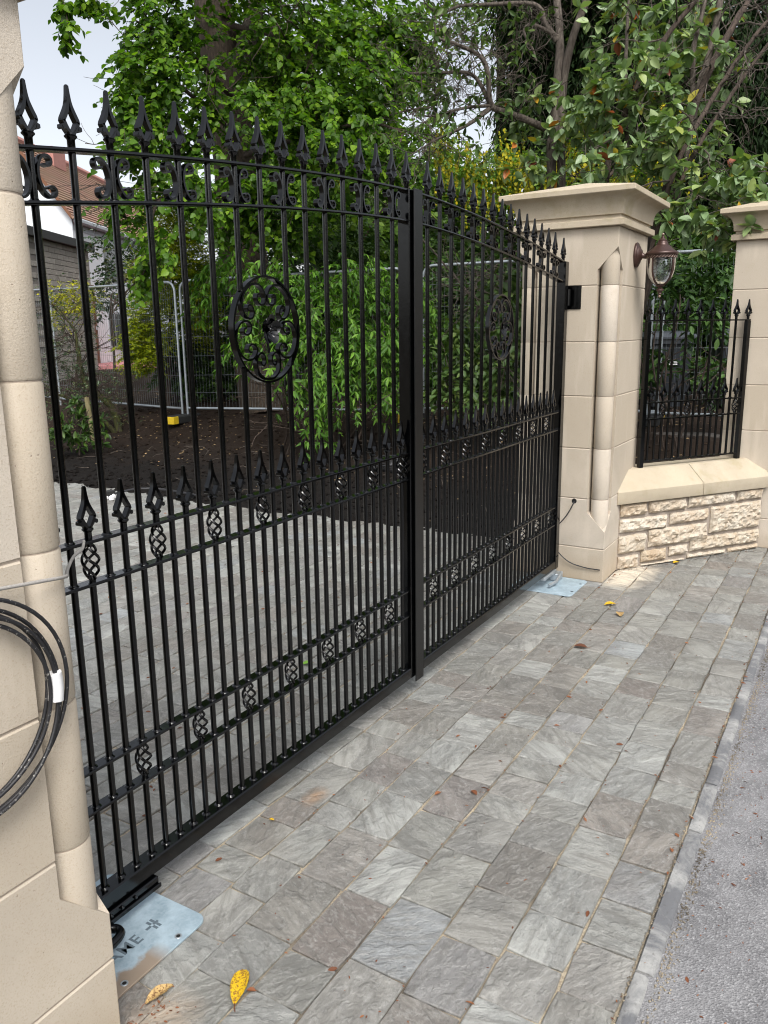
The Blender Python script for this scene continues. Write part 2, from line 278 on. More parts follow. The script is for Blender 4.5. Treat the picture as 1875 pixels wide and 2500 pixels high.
    for nm, a_, b_ in (('fallen_yellow', (0.62, 0.40, 0.012), (0.16, 0.07, 0.02)), ('fallen_tan', (0.50, 0.34, 0.14), (0.13, 0.06, 0.025))):
        t = NT(nm); o_ = t.obj(); p = t.pos(); nz = t.noise(150, 5, 0.7, p); nb = t.noise(45, 4, 0.6, p)
        c = t.mix(t.ramp(nb.outputs[0], [(0.3, 0), (0.7, 1)]).outputs[0], tuple(x*0.82 for x in a_), a_); c = t.mix(t.ramp(nz.outputs[0], [(0.50, 0), (0.58, 0.95)]).outputs[0], c, b_)
        t.pbr(c, 0.6, 0, t.bump(nb.outputs[0], 0.5, 0.004), 0.35)
    leaf('fallen_brown', [(0, (0.10, 0.04, 0.022)), (0.6, (0.20, 0.075, 0.035)), (1, (0.30, 0.13, 0.06))], 0.1, 0.7)
    leaf('fallen_green', [(0, (0.15, 0.33, 0.05)), (1, (0.2, 0.4, 0.05))], 0.2, 0.5)
make_mats()

# ------------------------------------------------------------------ mesh helpers
def finish(name, me, mat, parent=None, loc=None, smooth=None):
    if mat is not None: me.materials.append(MATS[mat])
    if smooth is not None:
        me.polygons.foreach_set('use_smooth', [True]*len(me.polygons))
        me.set_sharp_from_angle(angle=math.radians(smooth))
    o = bpy.data.objects.new(name, me); COL.objects.link(o)
    if loc is not None: o.location = loc
    if parent is not None: o.parent = parent
    return o
class MB:
    def __init__(s): s.v = []; s.f = []
    def add(s, vs, fs):
        b = len(s.v); s.v += [tuple(p) for p in vs]; s.f += [tuple(i+b for i in f) for f in fs]; return s
    def box(s, x0, x1, y0, y1, z0, z1, bev=0.0):
        if bev <= 0:
            return s.add([(x0,y0,z0),(x1,y0,z0),(x1,y1,z0),(x0,y1,z0),(x0,y0,z1),(x1,y0,z1),(x1,y1,z1),(x0,y1,z1)],
                         [(0,3,2,1),(4,5,6,7),(0,1,5,4),(1,2,6,5),(2,3,7,6),(3,0,4,7)])
        b = bev; rings = []
        def rect(i): return [(x0+i+b,y0+i),(x1-i-b,y0+i),(x1-i,y0+i+b),(x1-i,y1-i-b),(x1-i-b,y1-i),(x0+i+b,y1-i),(x0+i,y1-i-b),(x0+i,y0+i+b)]
        for z, i in ((z0, b), (z0+b, 0), (z1-b, 0), (z1, b)): rings.append([(p[0], p[1], z) for p in rect(i)])
        return s.rings(rings, True)
    def rings(s, rings, cap=True):
        n = len(rings[0]); vs = [p for r in rings for p in r]; fs = []
        for k in range(len(rings)-1):
            for i in range(n):
                j = (i+1) % n; fs.append((k*n+i, k*n+j, (k+1)*n+j, (k+1)*n+i))
        if cap: fs.append(tuple(reversed(range(n)))); fs.append(tuple(range((len(rings)-1)*n, len(rings)*n)))
        return s.add(vs, fs)
    def lathe(s, prof, cx=0, cy=0, n=12, cap=True):
        return s.rings([[(cx+r*math.cos(2*PI*i/n), cy+r*math.sin(2*PI*i/n), z) for i in range(n)] for r, z in prof], cap)
    def tube(s, pts, rad, n=8, cap=True, twist=0.0):
        pts = [Vector(p) for p in pts]; rad = [float(q) for q in rad] if hasattr(rad, '__len__') else [rad]*len(pts)
        rings = []; up = None
        for i, p in enumerate(pts):
            d = (pts[min(i+1, len(pts)-1)] - pts[max(i-1, 0)])
            d = d.normalized() if d.length > 1e-9 else Vector((0,0,1))
            if up is None: up = Vector((0,0,1)) if abs(d.z) < 0.9 else Vector((1,0,0))
            a = up.cross(d)
            if a.length < 1e-6: a = Vector((1,0,0)).cross(d)
            a.normalize(); b = d.cross(a); up = b
            rings.append([tuple(p + rad[i]*(math.cos(2*PI*k/n+twist)*a + math.sin(2*PI*k/n+twist)*b)) for k in range(n)])
        return s.rings(rings, cap)
    def ribbon(s, pts, th, y0, y1):
        """flat bar bent in the XZ plane: pts (x,z), th thickness (number or list), depth y0..y1"""
        n = len(pts); th = th if hasattr(th, '__len__') else [th]*n; rings = []
        for i in range(n):
            a, b = pts[max(i-1,0)], pts[min(i+1,n-1)]; dx, dz = b[0]-a[0], b[1]-a[1]; L = math.hypot(dx, dz) or 1
            nx, nz = -dz/L*th[i]/2, dx/L*th[i]/2; x, z = pts[i]
            rings.append([(x+nx,y0,z+nz),(x-nx,y0,z-nz),(x-nx,y1,z-nz),(x+nx,y1,z+nz)])
        return s.rings(rings, True)
    def sphere(s, c, r, n=8, m=5, sz=1.0):
        return s.rings([[(c[0]+r*math.sin(PI*(k+0.15)/(m-0.7))*math.cos(2*PI*i/n), c[1]+r*math.sin(PI*(k+0.15)/(m-0.7))*math.sin(2*PI*i/n), c[2]-sz*r*math.cos(PI*(k+0.15)/(m-0.7))) for i in range(n)] for k in range(m)], True)
    def xf(s, M):
        s.v = [tuple(M @ Vector(p)) for p in s.v]; return s
    def mesh(s, name='mesh'):
        me = bpy.data.meshes.new(name); me.from_pydata(s.v, [], s.f); me.validate(); me.update(); return me
    def build(s, name, mat, parent=None, loc=None, smooth=None): return finish(name, s.mesh(name), mat, parent, loc, smooth)
def link_copy(name, me, parent, loc=(0,0,0), rot=None, scale=None):
    o = bpy.data.objects.new(name, me); COL.objects.link(o); o.location = loc
    if rot is not None: o.rotation_euler = rot
    if scale is not None: o.scale = scale
    if parent is not None: o.parent = parent
    return o
def tag(o, label, cat, group=None):
    o['label'] = label; o['category'] = cat
    if group: o['group'] = group
    return o
def empty(name, loc, label, cat, group=None, rz=0.0):
    o = bpy.data.objects.new(name, None); COL.objects.link(o); o.location = loc; o.rotation_euler = (0,0,rz); o.empty_display_size = 0.1
    return tag(o, label, cat, group)
def struct(o): o['kind'] = 'structure'; return o
def catmull(pts, k=6):
    P = [Vector(p) for p in pts]; P = [P[0]*2-P[1]] + P + [P[-1]*2-P[-2]]; out = []
    for i in range(1, len(P)-2):
        for j in range(k):
            t = j/k; a, b, c, d = P[i-1], P[i], P[i+1], P[i+2]
            out.append(0.5*((2*b) + (c-a)*t + (2*a-5*b+4*c-d)*t*t + (3*b-a-3*c+d)*t**3))
    out.append(P[-2]); return out
def hgt(x):  # rise of the planting bed away from the driveway
    return float(np.interp(x, [4.74, 5.0, 6.6, 7.2, 8.0, 8.7, 12, 16, 40], [-0.012, 0.03, 0.14, 0.24, 0.46, 0.52, 0.80, 0.93, 1.0]))
exec_later = []

# ------------------------------------------------------------------ the ground
def build_ground():
    # one sheet to the horizon, low under everything
    g = MB().add([(-150,-150,-0.06),(200,-150,-0.06),(200,200,-0.06),(-150,200,-0.06)], [(0,1,2,3)]).build('ground', 'far_ground'); struct(g)
    # road
    r = MB(); n = 40; vs = []; fs = []
    for i in range(n+1):
        x = -6 + i*0.6
        for y in (-1.36, -1.42, -2.2, -4.0, -9.0): vs.append((x, y, -0.010 + (0.0 if y > -1.5 else 0.010 if y > -3 else 0.02)))
    for i in range(n):
        for k in range(4): a = i*5+k; fs.append((a, a+1, a+6, a+5))
    road = r.add(vs, fs).build('road', 'asphalt'); struct(road)
    # kerb stones
    x = -3.0; js = [-2.35, -1.30, -0.30, 0.727, 1.45, 1.79, 2.84, 3.80, 4.75, 5.70, 6.70]
    k = struct(bpy.data.objects.new('kerb', None)); COL.objects.link(k); k['kind'] = 'structure'
    for i in range(len(js)-1):
        x0, x1 = js[i]+0.006, js[i+1]-0.006; m = MB(); rings = []; rs = random.Random(i)
        w0 = rs.uniform(-0.006, 0.006)
        prof = [(-1.352, -0.05), (-1.352, -0.004), (-1.356, 0.001), (-1.385+w0, 0.001), (-1.396+w0, -0.004), (-1.401+w0, -0.014), (-1.404+w0, -0.05)]
        N = max(3, int((x1-x0)/0.05))
        for q in range(N+1):
            xx = x0 + (x1-x0)*q/N; e = 0.004 if q in (0, N) else 0
            rings.append([(xx, y + mnoise.noise((xx*3.5, y*12, i))*0.004, z - e*(z > -0.04) + (mnoise.noise((xx*3, y*20, 3+i))*0.003 if z > -0.04 else 0)) for y, z in prof])
        m.rings(rings, True).build('kerb_stone', 'kerb_stone', k, smooth=50)
    # sett courses ------------------------------------------------------
    variants = {}
    def sett_mesh(length, width, v):
        key = (round(length, 3), round(width, 3), v)
        if key in variants: return variants[key]
        rs = random.Random(hash(key) & 0xffff); m = MB(); hx, hy = length/2, width/2; top = []; 
        per = [(-1,-1),(-0.35,-1),(0.35,-1),(1,-1),(1,-0.3),(1,0.35),(1,1),(0.35,1),(-0.35,1),(-1,1),(-1,0.35),(-1,-0.3)]
        for (a, b) in per:
            c = 0.0025 if abs(a) == 1 and abs(b) == 1 else 0.0
            top.append((a*(hx-c) + rs.uniform(-0.0026, 0.0022), b*(hy-c) + rs.uniform(-0.0022, 0.0022)))
        z = [rs.uniform(-0.0025, 0.001) for _ in top]
        vs = [(p[0]*1.0, p[1]*1.0, -0.030) for p in top] + [(p[0], p[1], -0.0035+zz) for p, zz in zip(top, z)] + [(p[0]*(1-0.0028/hx), p[1]*(1-0.0028/hy), zz) for p, zz in zip(top, z)] + [(rs.uniform(-.3,.3)*hx, rs.uniform(-.3,.3)*hy, 0.0015)]
        fs = []
        for i in range(12):
            j = (i+1) % 12
            fs += [(i, j, 12+j, 12+i), (12+i, 12+j, 24+j, 24+i), (24+i, 24+j, 36)]
        me = m.add(vs, fs).mesh('sett'); me.materials.append(MATS['riven_sett']); variants[key] = me
        return me
    lens = [0.135, 0.16, 0.185, 0.20, 0.215, 0.235, 0.255, 0.28]
    def row(y0, y1, xa, xb, rs):
        out = []; x = xa + rs.uniform(-0.1, 0.1); wd = y1 - y0 - rs.uniform(0.004, 0.010)
        while x < xb:
            L = rs.choice(lens); out.append((x + L/2, (y0+y1)/2 + rs.uniform(-0.0015, 0.0015), L, wd)); x += L + rs.uniform(0.001, 0.0055)
        return out
    def wall_x(y):  # the splayed wall's front line
        return 4.388 + (-0.344 - y)*0.8120/0.5836
    pv = bpy.data.objects.new('pavement', None); COL.objects.link(pv); struct(pv)
    rs = random.Random(5); ys = [-1.35, -1.19, -1.018, -0.842, -0.661, -0.493, -0.32, -0.176, -0.009]
    items = []
    for y0, y1 in zip(ys[:-1], ys[1:]):
        xe = min(5.9, wall_x((y0+y1)/2) + 0.08) if (y0+y1)/2 < -0.344 else 4.16
        items += row(y0, y1, -1.35, xe, rs)
    def lay(items, parent, limit):
        cam = Vector((-1.19, -1.73)); items.sort(key=lambda i: (Vector(i[:2])-cam).length)
        for i, (x, y, L, wd) in enumerate(items[:limit]):
            link_copy('sett', sett_mesh(L, round(wd/0.004)*0.004, rs.randrange(3)), parent, (x, y, rs.uniform(-0.002, 0.0015)), (rs.gauss(0, 0.006), rs.gauss(0, 0.006), rs.gauss(0, 0.004) + (PI if rs.random() < 0.5 else 0)))
        if len(items) > limit:
            m = MB()
            for (x, y, L, wd) in items[limit:]:
                me = sett_mesh(L, round(wd/0.004)*0.004, rs.randrange(3)); zz = rs.uniform(-0.002, 0.001)
                m.add([(v.co.x+x, v.co.y+y, v.co.z+zz) for v in me.vertices], [tuple(p.vertices) for p in me.polygons])
            o = m.build('sett_field', 'riven_sett', parent); o['kind'] = 'stuff'
    lay(items, pv, 300)
    MB().add([(-1.6,-1.352,-0.0095),(6.2,-1.352,-0.0095),(6.2,0,-0.0095),(-1.6,0,-0.0095)], [(0,1,2,3)]).build('jointing_sand', 'joint_sand', pv)
    dw = bpy.data.objects.new('driveway', None); COL.objects.link(dw); struct(dw)
    items = []; y = -0.009
    while y < 9.2:
        wd = rs.uniform(0.16, 0.178); xe = 4.72 + 0.05*math.sin(y*1.3)
        items += row(y, y+wd, -0.7, xe - (0.0 if y < 6.6 else (y-6.6)*0.25), rs); y += wd
    lay(items, dw, 300)
    MB().add([(-0.9,0,-0.0095),(4.9,0,-0.0095),(4.9,9.3,-0.0095),(-0.9,9.3,-0.0095)], [(0,1,2,3)]).build('jointing_sand', 'joint_sand', dw)
    # planting bed and the rising garden behind
    m = MB(); xs = np.concatenate([np.linspace(4.66, 9, 62), np.linspace(9.3, 15, 20), np.linspace(16, 60, 12)]); yy = np.concatenate([np.linspace(-14, -1.2, 14), np.linspace(-0.8, 9, 130), np.linspace(9.5, 14, 12), np.linspace(16, 60, 10)])
    vs = []; ny = len(yy)
    for x in xs:
        for y in yy:
            ed = 0.05*math.sin(y*1.3) + 0.035*mnoise.noise((y*3, 1.7, 0)) 
            xx = x + (ed if x < 4.9 else 0)
            z = hgt(x) + (0.035*mnoise.noise((x*2.2, y*2.2, 0)) + 0.022*mnoise.noise((x*8, y*8, 3)) + 0.012*mnoise.noise((x*21, y*21, 5)))*min(1, max(0, (x-4.70)/0.35))
            if x < 4.7: z = -0.014
            if y < -0.35 and x < 5.75: z = min(z, -0.012)
            vs.append((xx, y, z))
    fs = [(i*ny+j, (i+1)*ny+j, (i+1)*ny+j+1, i*ny+j+1) for i in range(len(xs)-1) for j in range(ny-1)]
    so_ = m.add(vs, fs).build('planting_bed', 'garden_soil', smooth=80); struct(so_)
    # bark chips, dry leaves and twigs strewn over the bed
    n = 6500; xq = RNG.uniform(4.8, 11, n); yq = RNG.uniform(-0.3, 11, n); keep = RNG.random(n) < np.interp(xq, [4.8, 5.8, 6.8, 8, 11], [0.02, 0.10, 0.55, 1.0, 1.0])*np.interp([mnoise.noise((a*0.9, b*0.9, 7)) for a, b in zip(xq, yq)], [-0.3, 0.3], [0.15, 1.0]); xq, yq = xq[keep], yq[keep]
    vs = []; fs = []
    for x, y in zip(xq, yq):
        a = RNG.uniform(0, 6.28); L = RNG.uniform(0.010, 0.030); W = L*RNG.uniform(0.2, 0.6); c, s_ = math.cos(a), math.sin(a); z = hgt(x) + 0.035*mnoise.noise((x*2.2, y*2.2, 0)) + 0.022*mnoise.noise((x*8, y*8, 3)) + 0.014; tz = RNG.uniform(-0.008, 0.012); b = len(vs)
        vs += [(x-c*L, y-s_*L, z), (x-s_*W, y+c*W, z+tz), (x+c*L, y+s_*L, z+tz*0.5), (x+s_*W, y-c*W, z)]; fs.append((b, b+1, b+2, b+3))
    cl = MB(); tw_ = MB()
    for q in range(2600):
        x = 4.80 + 3.6*RNG.random()**1.6; y = RNG.uniform(-0.2, 9); r = RNG.uniform(0.008, 0.036); z = hgt(x) + 0.035*mnoise.noise((x*2.2, y*2.2, 0)) + 0.022*mnoise.noise((x*8, y*8, 3)); a0 = RNG.uniform(0, 6)
        up_ = [(x + r*RNG.uniform(.7, 1.2)*math.cos(a0+k*1.2566), y + r*RNG.uniform(.7, 1.2)*math.sin(a0+k*1.2566), z + r*RNG.uniform(.0, .5)) for k in range(5)]
        cl.add(up_ + [(x, y, z + r*RNG.uniform(.7, 1.1)), (x, y, z - r)], [(k, (k+1) % 5, 5) for k in range(5)] + [((k+1) % 5, k, 6) for k in range(5)])
    for q in range(90):
        x = RNG.uniform(5.0, 8.5); y = RNG.uniform(0, 9); a0 = RNG.uniform(0, 6.28); L = RNG.uniform(0.08, 0.35); z = hgt(x) + 0.03
        tw_.tube([(x, y, z), (x+L*.5*math.cos(a0), y+L*.5*math.sin(a0), z+RNG.uniform(0, .05)), (x+L*math.cos(a0+.3), y+L*math.sin(a0+.3), z+RNG.uniform(-.01, .06))], [0.005, 0.004, 0.002], 4)
    o = cl.build('soil_clods', 'garden_soil'); o['kind'] = 'stuff'; tag(o, 'dark crumbly clods of soil over the planting bed', 'soil')
    o = tw_.build('fallen_twigs', 'pale_bark'); o['kind'] = 'stuff'; tag(o, 'thin dry twigs scattered on the planting bed', 'twigs')
    o = MB().add(vs, fs).build('leaf_litter', 'leaf_litter_chip'); o['kind'] = 'stuff'; tag(o, 'dry leaf litter and bark chips strewn over the dark planting bed', 'leaf litter')
build_ground()

# ------------------------------------------------------------------ stone piers
JOINTS = [0.0, 0.231, 0.567, 0.906, 1.249, 1.596, 1.946, 2.297]
def pier(name, label, x0, x1, y0, y1, notch, joints=JOINTS, cap=True, overhang=0.112):
    """square gate pier of ashlar courses; notch lists corners ('x0y0', ...) cut back to hold a round shaft"""
    root = empty(name, ((x0+x1)/2, (y0+y1)/2, 0), label, 'gate pier', 'ashlar gate piers')
    ox, oy = (x0+x1)/2, (y0+y1)/2; NM = 0.125
    def nsize(z): return float(np.interp(z, [0.35, 0.475, 2.04, 2.175], [0, NM, NM, 0]))
    def section(z, ins):
        pts = []
        for (cx, cy, key, order) in ((x0, y0, 'x0y0', 0), (x1, y0, 'x1y0', 1), (x1, y1, 'x1y1', 0), (x0, y1, 'x0y1', 1)):
            sx = 1 if cx == x0 else -1; sy = 1 if cy == y0 else -1
            n = max(nsize(z), 0.0008) if key in notch else 0.0008
            a = (cx + sx*ins, cy + sy*n + sy*ins*0, z); i_ = (cx + sx*(n+ins*(n > .01)), cy + sy*(n+ins*(n > .01)), z); b = (cx + sx*n, cy + sy*ins, z)
            tri = [a, i_, b] if order == 0 else [b, i_, a]
            if n < 0.001: tri = [(cx+sx*ins, cy+sy*(ins+0.0035), z), (cx+sx*(ins+0.001), cy+sy*(ins+0.001), z), (cx+sx*(ins+0.0035), cy+sy*ins, z)]; tri = tri if order == 0 else tri[::-1]
            pts += tri
        return [(p[0]-ox, p[1]-oy, p[2]) for p in pts]
    for z0, z1 in zip(joints[:-1], joints[1:]):
        a, b = z0+0.002, z1-0.002; lv = [a, a+0.004] + [z for z in (0.35, 0.352, 0.413, 0.474, 0.476, 2.039, 2.041, 2.107, 2.173, 2.176) if a+0.004 < z < b-0.004] + [b-0.004, b]
        MB().rings([section(z, 0.0035 if z in (a, b) else 0.0) for z in lv], True).build('stone_block', 'ashlar', root)
        if notch and z1 > 0.36 and z0 < 2.17:
            for key in notch:
                cx = (x0 + 0.0585 if 'x0' in key else x1 - 0.0585) - ox; cy = (y0 + 0.0585 if 'y0' in key else y1 - 0.0585) - oy; r = 0.057
                s0 = max(a, 0.36); s1 = min(b, 2.16); rr = 0.0025 if s0 == a else 0; r2 = 0.0025 if s1 == b else 0
                MB().lathe([(r-rr, s0), (r, s0+0.005), (r, s1-0.005), (r-r2, s1)], cx, cy, 28).build('corner_shaft', 'ashlar', root, smooth=40)
    for key in notch:
        MB().lathe([(0.0535, 0.36), (0.0535, 2.15)], (x0 + 0.0585 if 'x0' in key else x1 - 0.0585) - ox, (y0 + 0.0585 if 'y0' in key else y1 - 0.0585) - oy, 24).build('shaft_mortar', 'mortar', root, smooth=40)
    # mortar core a little behind the face
    MB().rings([section(z, 0.0035) for z in (0.0, 0.35, 0.476, 2.04, 2.175, joints[-1])], True).build('mortar_bed', 'mortar', root)
    if cap:
        zc = joints[-1]; k = overhang/0.112
        prof = [(0.0, 0.0005), (0.034, 0.001), (0.036, 0.004), (0.036, 0.036), (0.034, 0.039), (0.008, 0.050), (0.008, 0.066), (0.022, 0.067), (0.024, 0.084), (0.026, 0.096)]
        for q in range(1, 9):
            t = q/8*PI/2; prof.append((0.026 + 0.080*(1-math.cos(t)), 0.096 + 0.088*math.sin(t)))
        prof += [(0.110, 0.186), (0.112, 0.189), (0.112, 0.216), (0.109, 0.219)]
        cx_, cy_ = (x1-x0)/2, (y1-y0)/2
        def rect(o, z): 
            o *= k; e = 0.0025
            return [(-cx_-o+e, -cy_-o, z), (cx_+o-e, -cy_-o, z), (cx_+o, -cy_-o+e, z), (cx_+o, cy_+o-e, z), (cx_+o-e, cy_+o, z), (-cx_-o+e, cy_+o, z), (-cx_-o, cy_+o-e, z), (-cx_-o, -cy_-o+e, z)]
        rg = [rect(o, zc+z) for o, z in prof]
        h = min(cx_, cy_) + overhang
        rg.append([(p[0]*0.04, p[1]*0.04, zc + 0.219 + 0.100) for p in rg[-1]])
        MB().rings(rg, True).build('cap_stone', 'cap_stone', root, smooth=28)
    return root
pier('gate_pier', 'tall buff ashlar pier with corner shafts holding the far gate leaf and the lantern', 4.03, 4.765, -0.322, 0.322, ('x0y0', 'x0y1'))
pier('gate_pier', 'near buff ashlar pier at the left edge with the cable coil hanging on it', -0.850, -0.116, -0.322, 0.322, ('x1y0', 'x1y1'))
pier('gate_pier', 'plain buff ashlar pier at the right edge beyond the low rubble wall', 5.50, 6.12, -1.345, -0.790, ())

# ------------------------------------------------------------------ low splayed wall
WA, WD = Vector((4.388, -0.344, 0)), Vector((0.8120, -0.5836, 0)); WN = Vector((0.5836, 0.8120, 0))
WROT = math.atan2(WD.y, WD.x)
def build_wall():
    root = empty('low_wall', WA, 'low rubble stone wall with sloped coping between the lantern pier and the right edge pier', 'wall', rz=WROT)
    LEN = 1.345
    MB().box(-0.06, LEN, 0.012, 0.30, 0, 0.488).build('mortar_bed', 'wall_mortar', root)
    st = [(-0.02,.215,.385,.478),(.235,.58,.388,.48),(.60,1.055,.395,.484),(1.075,1.33,.398,.485),
          (-0.02,.41,.268,.368),(.43,.80,.285,.372),(.82,1.33,.175,.382),
          (-0.02,.225,.118,.250),(.245,.80,.135,.268),
          (-0.02,.165,.004,.100),(.185,.42,.030,.118),(.44,.62,.045,.120),(.64,1.33,.055,.158),(.185,.60,.003,.020),(.62,1.0,.003,.038),(1.02,1.33,.003,.042)]
    for k, (a, b, c, d) in enumerate(st):
        a += 0.004; b -= 0.004; c += 0.003; d -= 0.003; nx = max(4, int((b-a)/0.013)); nz = max(2, int((d-c)/0.013)); vs = []; fs = []; rs = random.Random(k)
        sk = [rs.uniform(-.006, .006) for _ in range(4)]
        for j in range(nz+1):
            for i in range(nx+1):
                u, v = i/nx, j/nz; x = a+(b-a)*u; z = c+(d-c)*v
                ed = min(u*(b-a), (1-u)*(b-a), v*(d-c), (1-v)*(d-c)); bul = min(1, ed/0.022)**0.6
                p = -0.006 - 0.018*bul*(0.6 + mnoise.noise((x*12, z*20, k*3))) - 0.018*bul*mnoise.noise((x*34, z*42, k)) - 0.010*bul*mnoise.noise((x*80, z*90, k))
                if ed < 1e-6: p = 0.002 + 0.003*mnoise.noise((x*30, z*30, k)); x += 0.006*mnoise.noise((z*25, x*9, k+.3)); z += 0.006*mnoise.noise((x*18, z*5, k+.7))
                z += sk[0]*(u-.5)*0.8
                vs.append((x, p, z))
        W = nx+1
        fs = [(j*W+i, j*W+i+1, (j+1)*W+i+1, (j+1)*W+i) for j in range(nz) for i in range(nx)]
        b0 = len(vs); ring = [i for i in range(W)] + [j*W+nx for j in range(1, nz+1)] + [nz*W+i for i in range(nx-1, -1, -1)] + [j*W for j in range(nz-1, 0, -1)]
        vs += [(vs[i][0], 0.03, vs[i][2]) for i in ring]; n = len(ring)
        fs += [(ring[i], b0+i, b0+(i+1) % n, ring[(i+1) % n]) for i in range(n)]
        MB().add(vs, fs).build('walling_stone', 'rubble_stone', root)
    for a, b in ((-0.075, 0.700), (0.705, LEN+0.02)):
        pr = [(-0.032, 0.487), (-0.034, 0.491), (-0.034, 0.572), (-0.030, 0.578), (0.125, 0.690), (0.132, 0.693), (0.296, 0.693), (0.30, 0.688), (0.30, 0.487)]
        rg = []
        for x, e in ((a, 0.003), (a+0.004, 0), (b-0.004, 0), (b, 0.003)):
            rg.append([(x, y + (e if y < 0.1 else -e), z - (e if z > 0.5 else -e*0.3)) for y, z in pr])
        MB().rings(rg, True).build('coping_stone', 'coping_stone', root, smooth=30)
build_wall()

# ------------------------------------------------------------------ ironwork
BR = 0.0093                                               # bar radius
def finial_mesh():
    m = MB()
    m.lathe([(0.0100, -0.004), (0.0098, 0.020), (0.0112, 0.0225), (0.0155, 0.0265), (0.0158, 0.0295), (0.0120, 0.0325), (0.0115, 0.036)], n=12)
    # open spear: one closed loop of bar, broad at the shoulder
    for s in (-1, 1):
        pts = [(0.003*s, 0.030), (0.0085*s, 0.0395), (0.0150*s, 0.0500), (0.0218*s, 0.0625)]
        m.ribbon(pts, [0.009, 0.0085, 0.0085, 0.0090], -0.0085, 0.0085)
        pts = [(0.0222*s, 0.0595), (0.0192*s, 0.0665), (0.0138*s, 0.0760), (0.0088*s, 0.0860), (0.0052*s, 0.0970), (0.0032*s, 0.109), (0.0024*s, 0.124), (0.0019*s, 0.142)]
        th = [0.0075, 0.0098, 0.0102, 0.0100, 0.0082, 0.0066, 0.0052, 0.0042]; dep = [0.0085, 0.0085, 0.0082, 0.0078, 0.0070, 0.0062, 0.0052, 0.0038]
        rings = []
        for i in range(len(pts)):
            a, b = pts[max(i-1,0)], pts[min(i+1,len(pts)-1)]; dx, dz = b[0]-a[0], b[1]-a[1]; L = math.hypot(dx, dz); nx, nz = -dz/L*th[i]/2, dx/L*th[i]/2; x, z = pts[i]
            d = dep[i]; rings.append([(x+nx,-d,z+nz),(x-nx,-d,z-nz),(x-nx,d,z-nz),(x+nx,d,z+nz)])
        m.rings(rings, True)
        # curled leaf at the foot of the spear
        m.ribbon([(0.004*s, 0.033), (0.011*s, 0.040), (0.0165*s, 0.0475), (0.0215*s, 0.0515), (0.0262*s, 0.0495), (0.0265*s, 0.0450), (0.0235*s, 0.0430)], [0.005, 0.0055, 0.006, 0.0065, 0.0065, 0.006, 0.005], -0.0095, 0.0095)
    for s in (-1, 1): m.sphere((0.0228*s, -0.0, 0.0465), 0.0062, 8, 5); m.tube([(0.0228*s, -0.0105, 0.0465), (0.0228*s, 0.0105, 0.0465)], 0.0050, 8)
    m.box(-0.0035, 0.0035, -0.0036, 0.0036, 0.136, 0.1445, 0.0012)
    me = m.mesh('finial'); me.materials.append(MATS['black_paint']); me.polygons.foreach_set('use_smooth', [True]*len(me.polygons)); me.set_sharp_from_angle(angle=math.radians(42)); return me
def basket_mesh(h):
    m = MB()
    for k in range(4):
        pts = []
        for i in range(21):
            t = i/20; r = 0.0045 + 0.0175*math.sin(PI*t)**0.7; a = k*PI/2 - t*PI*1.55
            pts.append((r*math.cos(a), r*math.sin(a), 0.006 + (h-0.012)*t))
        m.tube(pts, 0.0040, 6)
    m.lathe([(BR*0.95, 0), (BR*0.95, 0.012), (0.006, 0.018)], n=10); m.lathe([(0.006, h-0.018), (BR*0.95, h-0.012), (BR*0.95, h)], n=10)
    me = m.mesh('basket'); me.materials.append(MATS['black_paint']); me.polygons.foreach_set('use_smooth', [True]*len(me.polygons)); me.set_sharp_from_angle(angle=math.radians(50)); return me
def c_scroll_pts(sx, hh=0.046):
    half = [(0.0125, 0.0), (0.0135, 0.012), (0.0175, 0.026), (0.0255, 0.038), (0.0355, 0.044), (0.0455, 0.0415), (0.0500, 0.033), (0.0470, 0.0245), (0.0385, 0.0215), (0.0310, 0.0255)]
    k = hh/0.046*1.06; half = [(0.0125 + (x-0.0125)*1.14, z) for x, z in half]; up = [(x, z*k) for x, z in half]; lo = [(x, -z*k) for x, z in half[1:]]
    P = list(reversed(lo)) + up
    return [(sx*p.x, p.z) for p in catmull([(x, 0, z) for x, z in P], 3)]
def scroll_mesh(sx):
    p = c_scroll_pts(sx); n = len(p); m = MB(); m.ribbon(p, [0.0052 + 0.0015*math.sin(PI*i/(n-1)) for i in range(n)], -0.0095, 0.0095); m.sphere((sx*0.0110, -0.004, 0), 0.0055, 7, 4)
    me = m.mesh('scroll'); me.materials.append(MATS['black_paint']); me.polygons.foreach_set('use_smooth', [True]*len(me.polygons)); me.set_sharp_from_angle(angle=math.radians(50)); return me
FINIAL = finial_mesh(); SCR = {1: scroll_mesh(1), -1: scroll_mesh(-1)}; BASKET = basket_mesh(0.113)
def bar_mesh(z0, z1, feet, seed):
    """round bar with lumpy weld beads where it stands on a rail"""
    m = MB(); m.lathe([(BR, z0), (BR, z1)], n=12, cap=False); rs = random.Random(seed)
    for z in feet:
        rg = []
        for r, dz in ((BR*0.98, 0.0050), (BR*1.15, 0.0036), (BR*1.45, 0.0016), (BR*1.62, 0.0)):
            rg.append([((r*rs.uniform(.92, 1.12))*math.cos(2*PI*i/9), (r*rs.uniform(.92, 1.12))*math.sin(2*PI*i/9), z + dz*rs.uniform(.8, 1.2)) for i in range(9)])
        m.rings(rg[::-1], False)
    me = m.mesh('bar'); me.materials.append(MATS['black_paint']); me.polygons.foreach_set('use_smooth', [True]*len(me.polygons)); me.set_sharp_from_angle(angle=math.radians(60)); return me
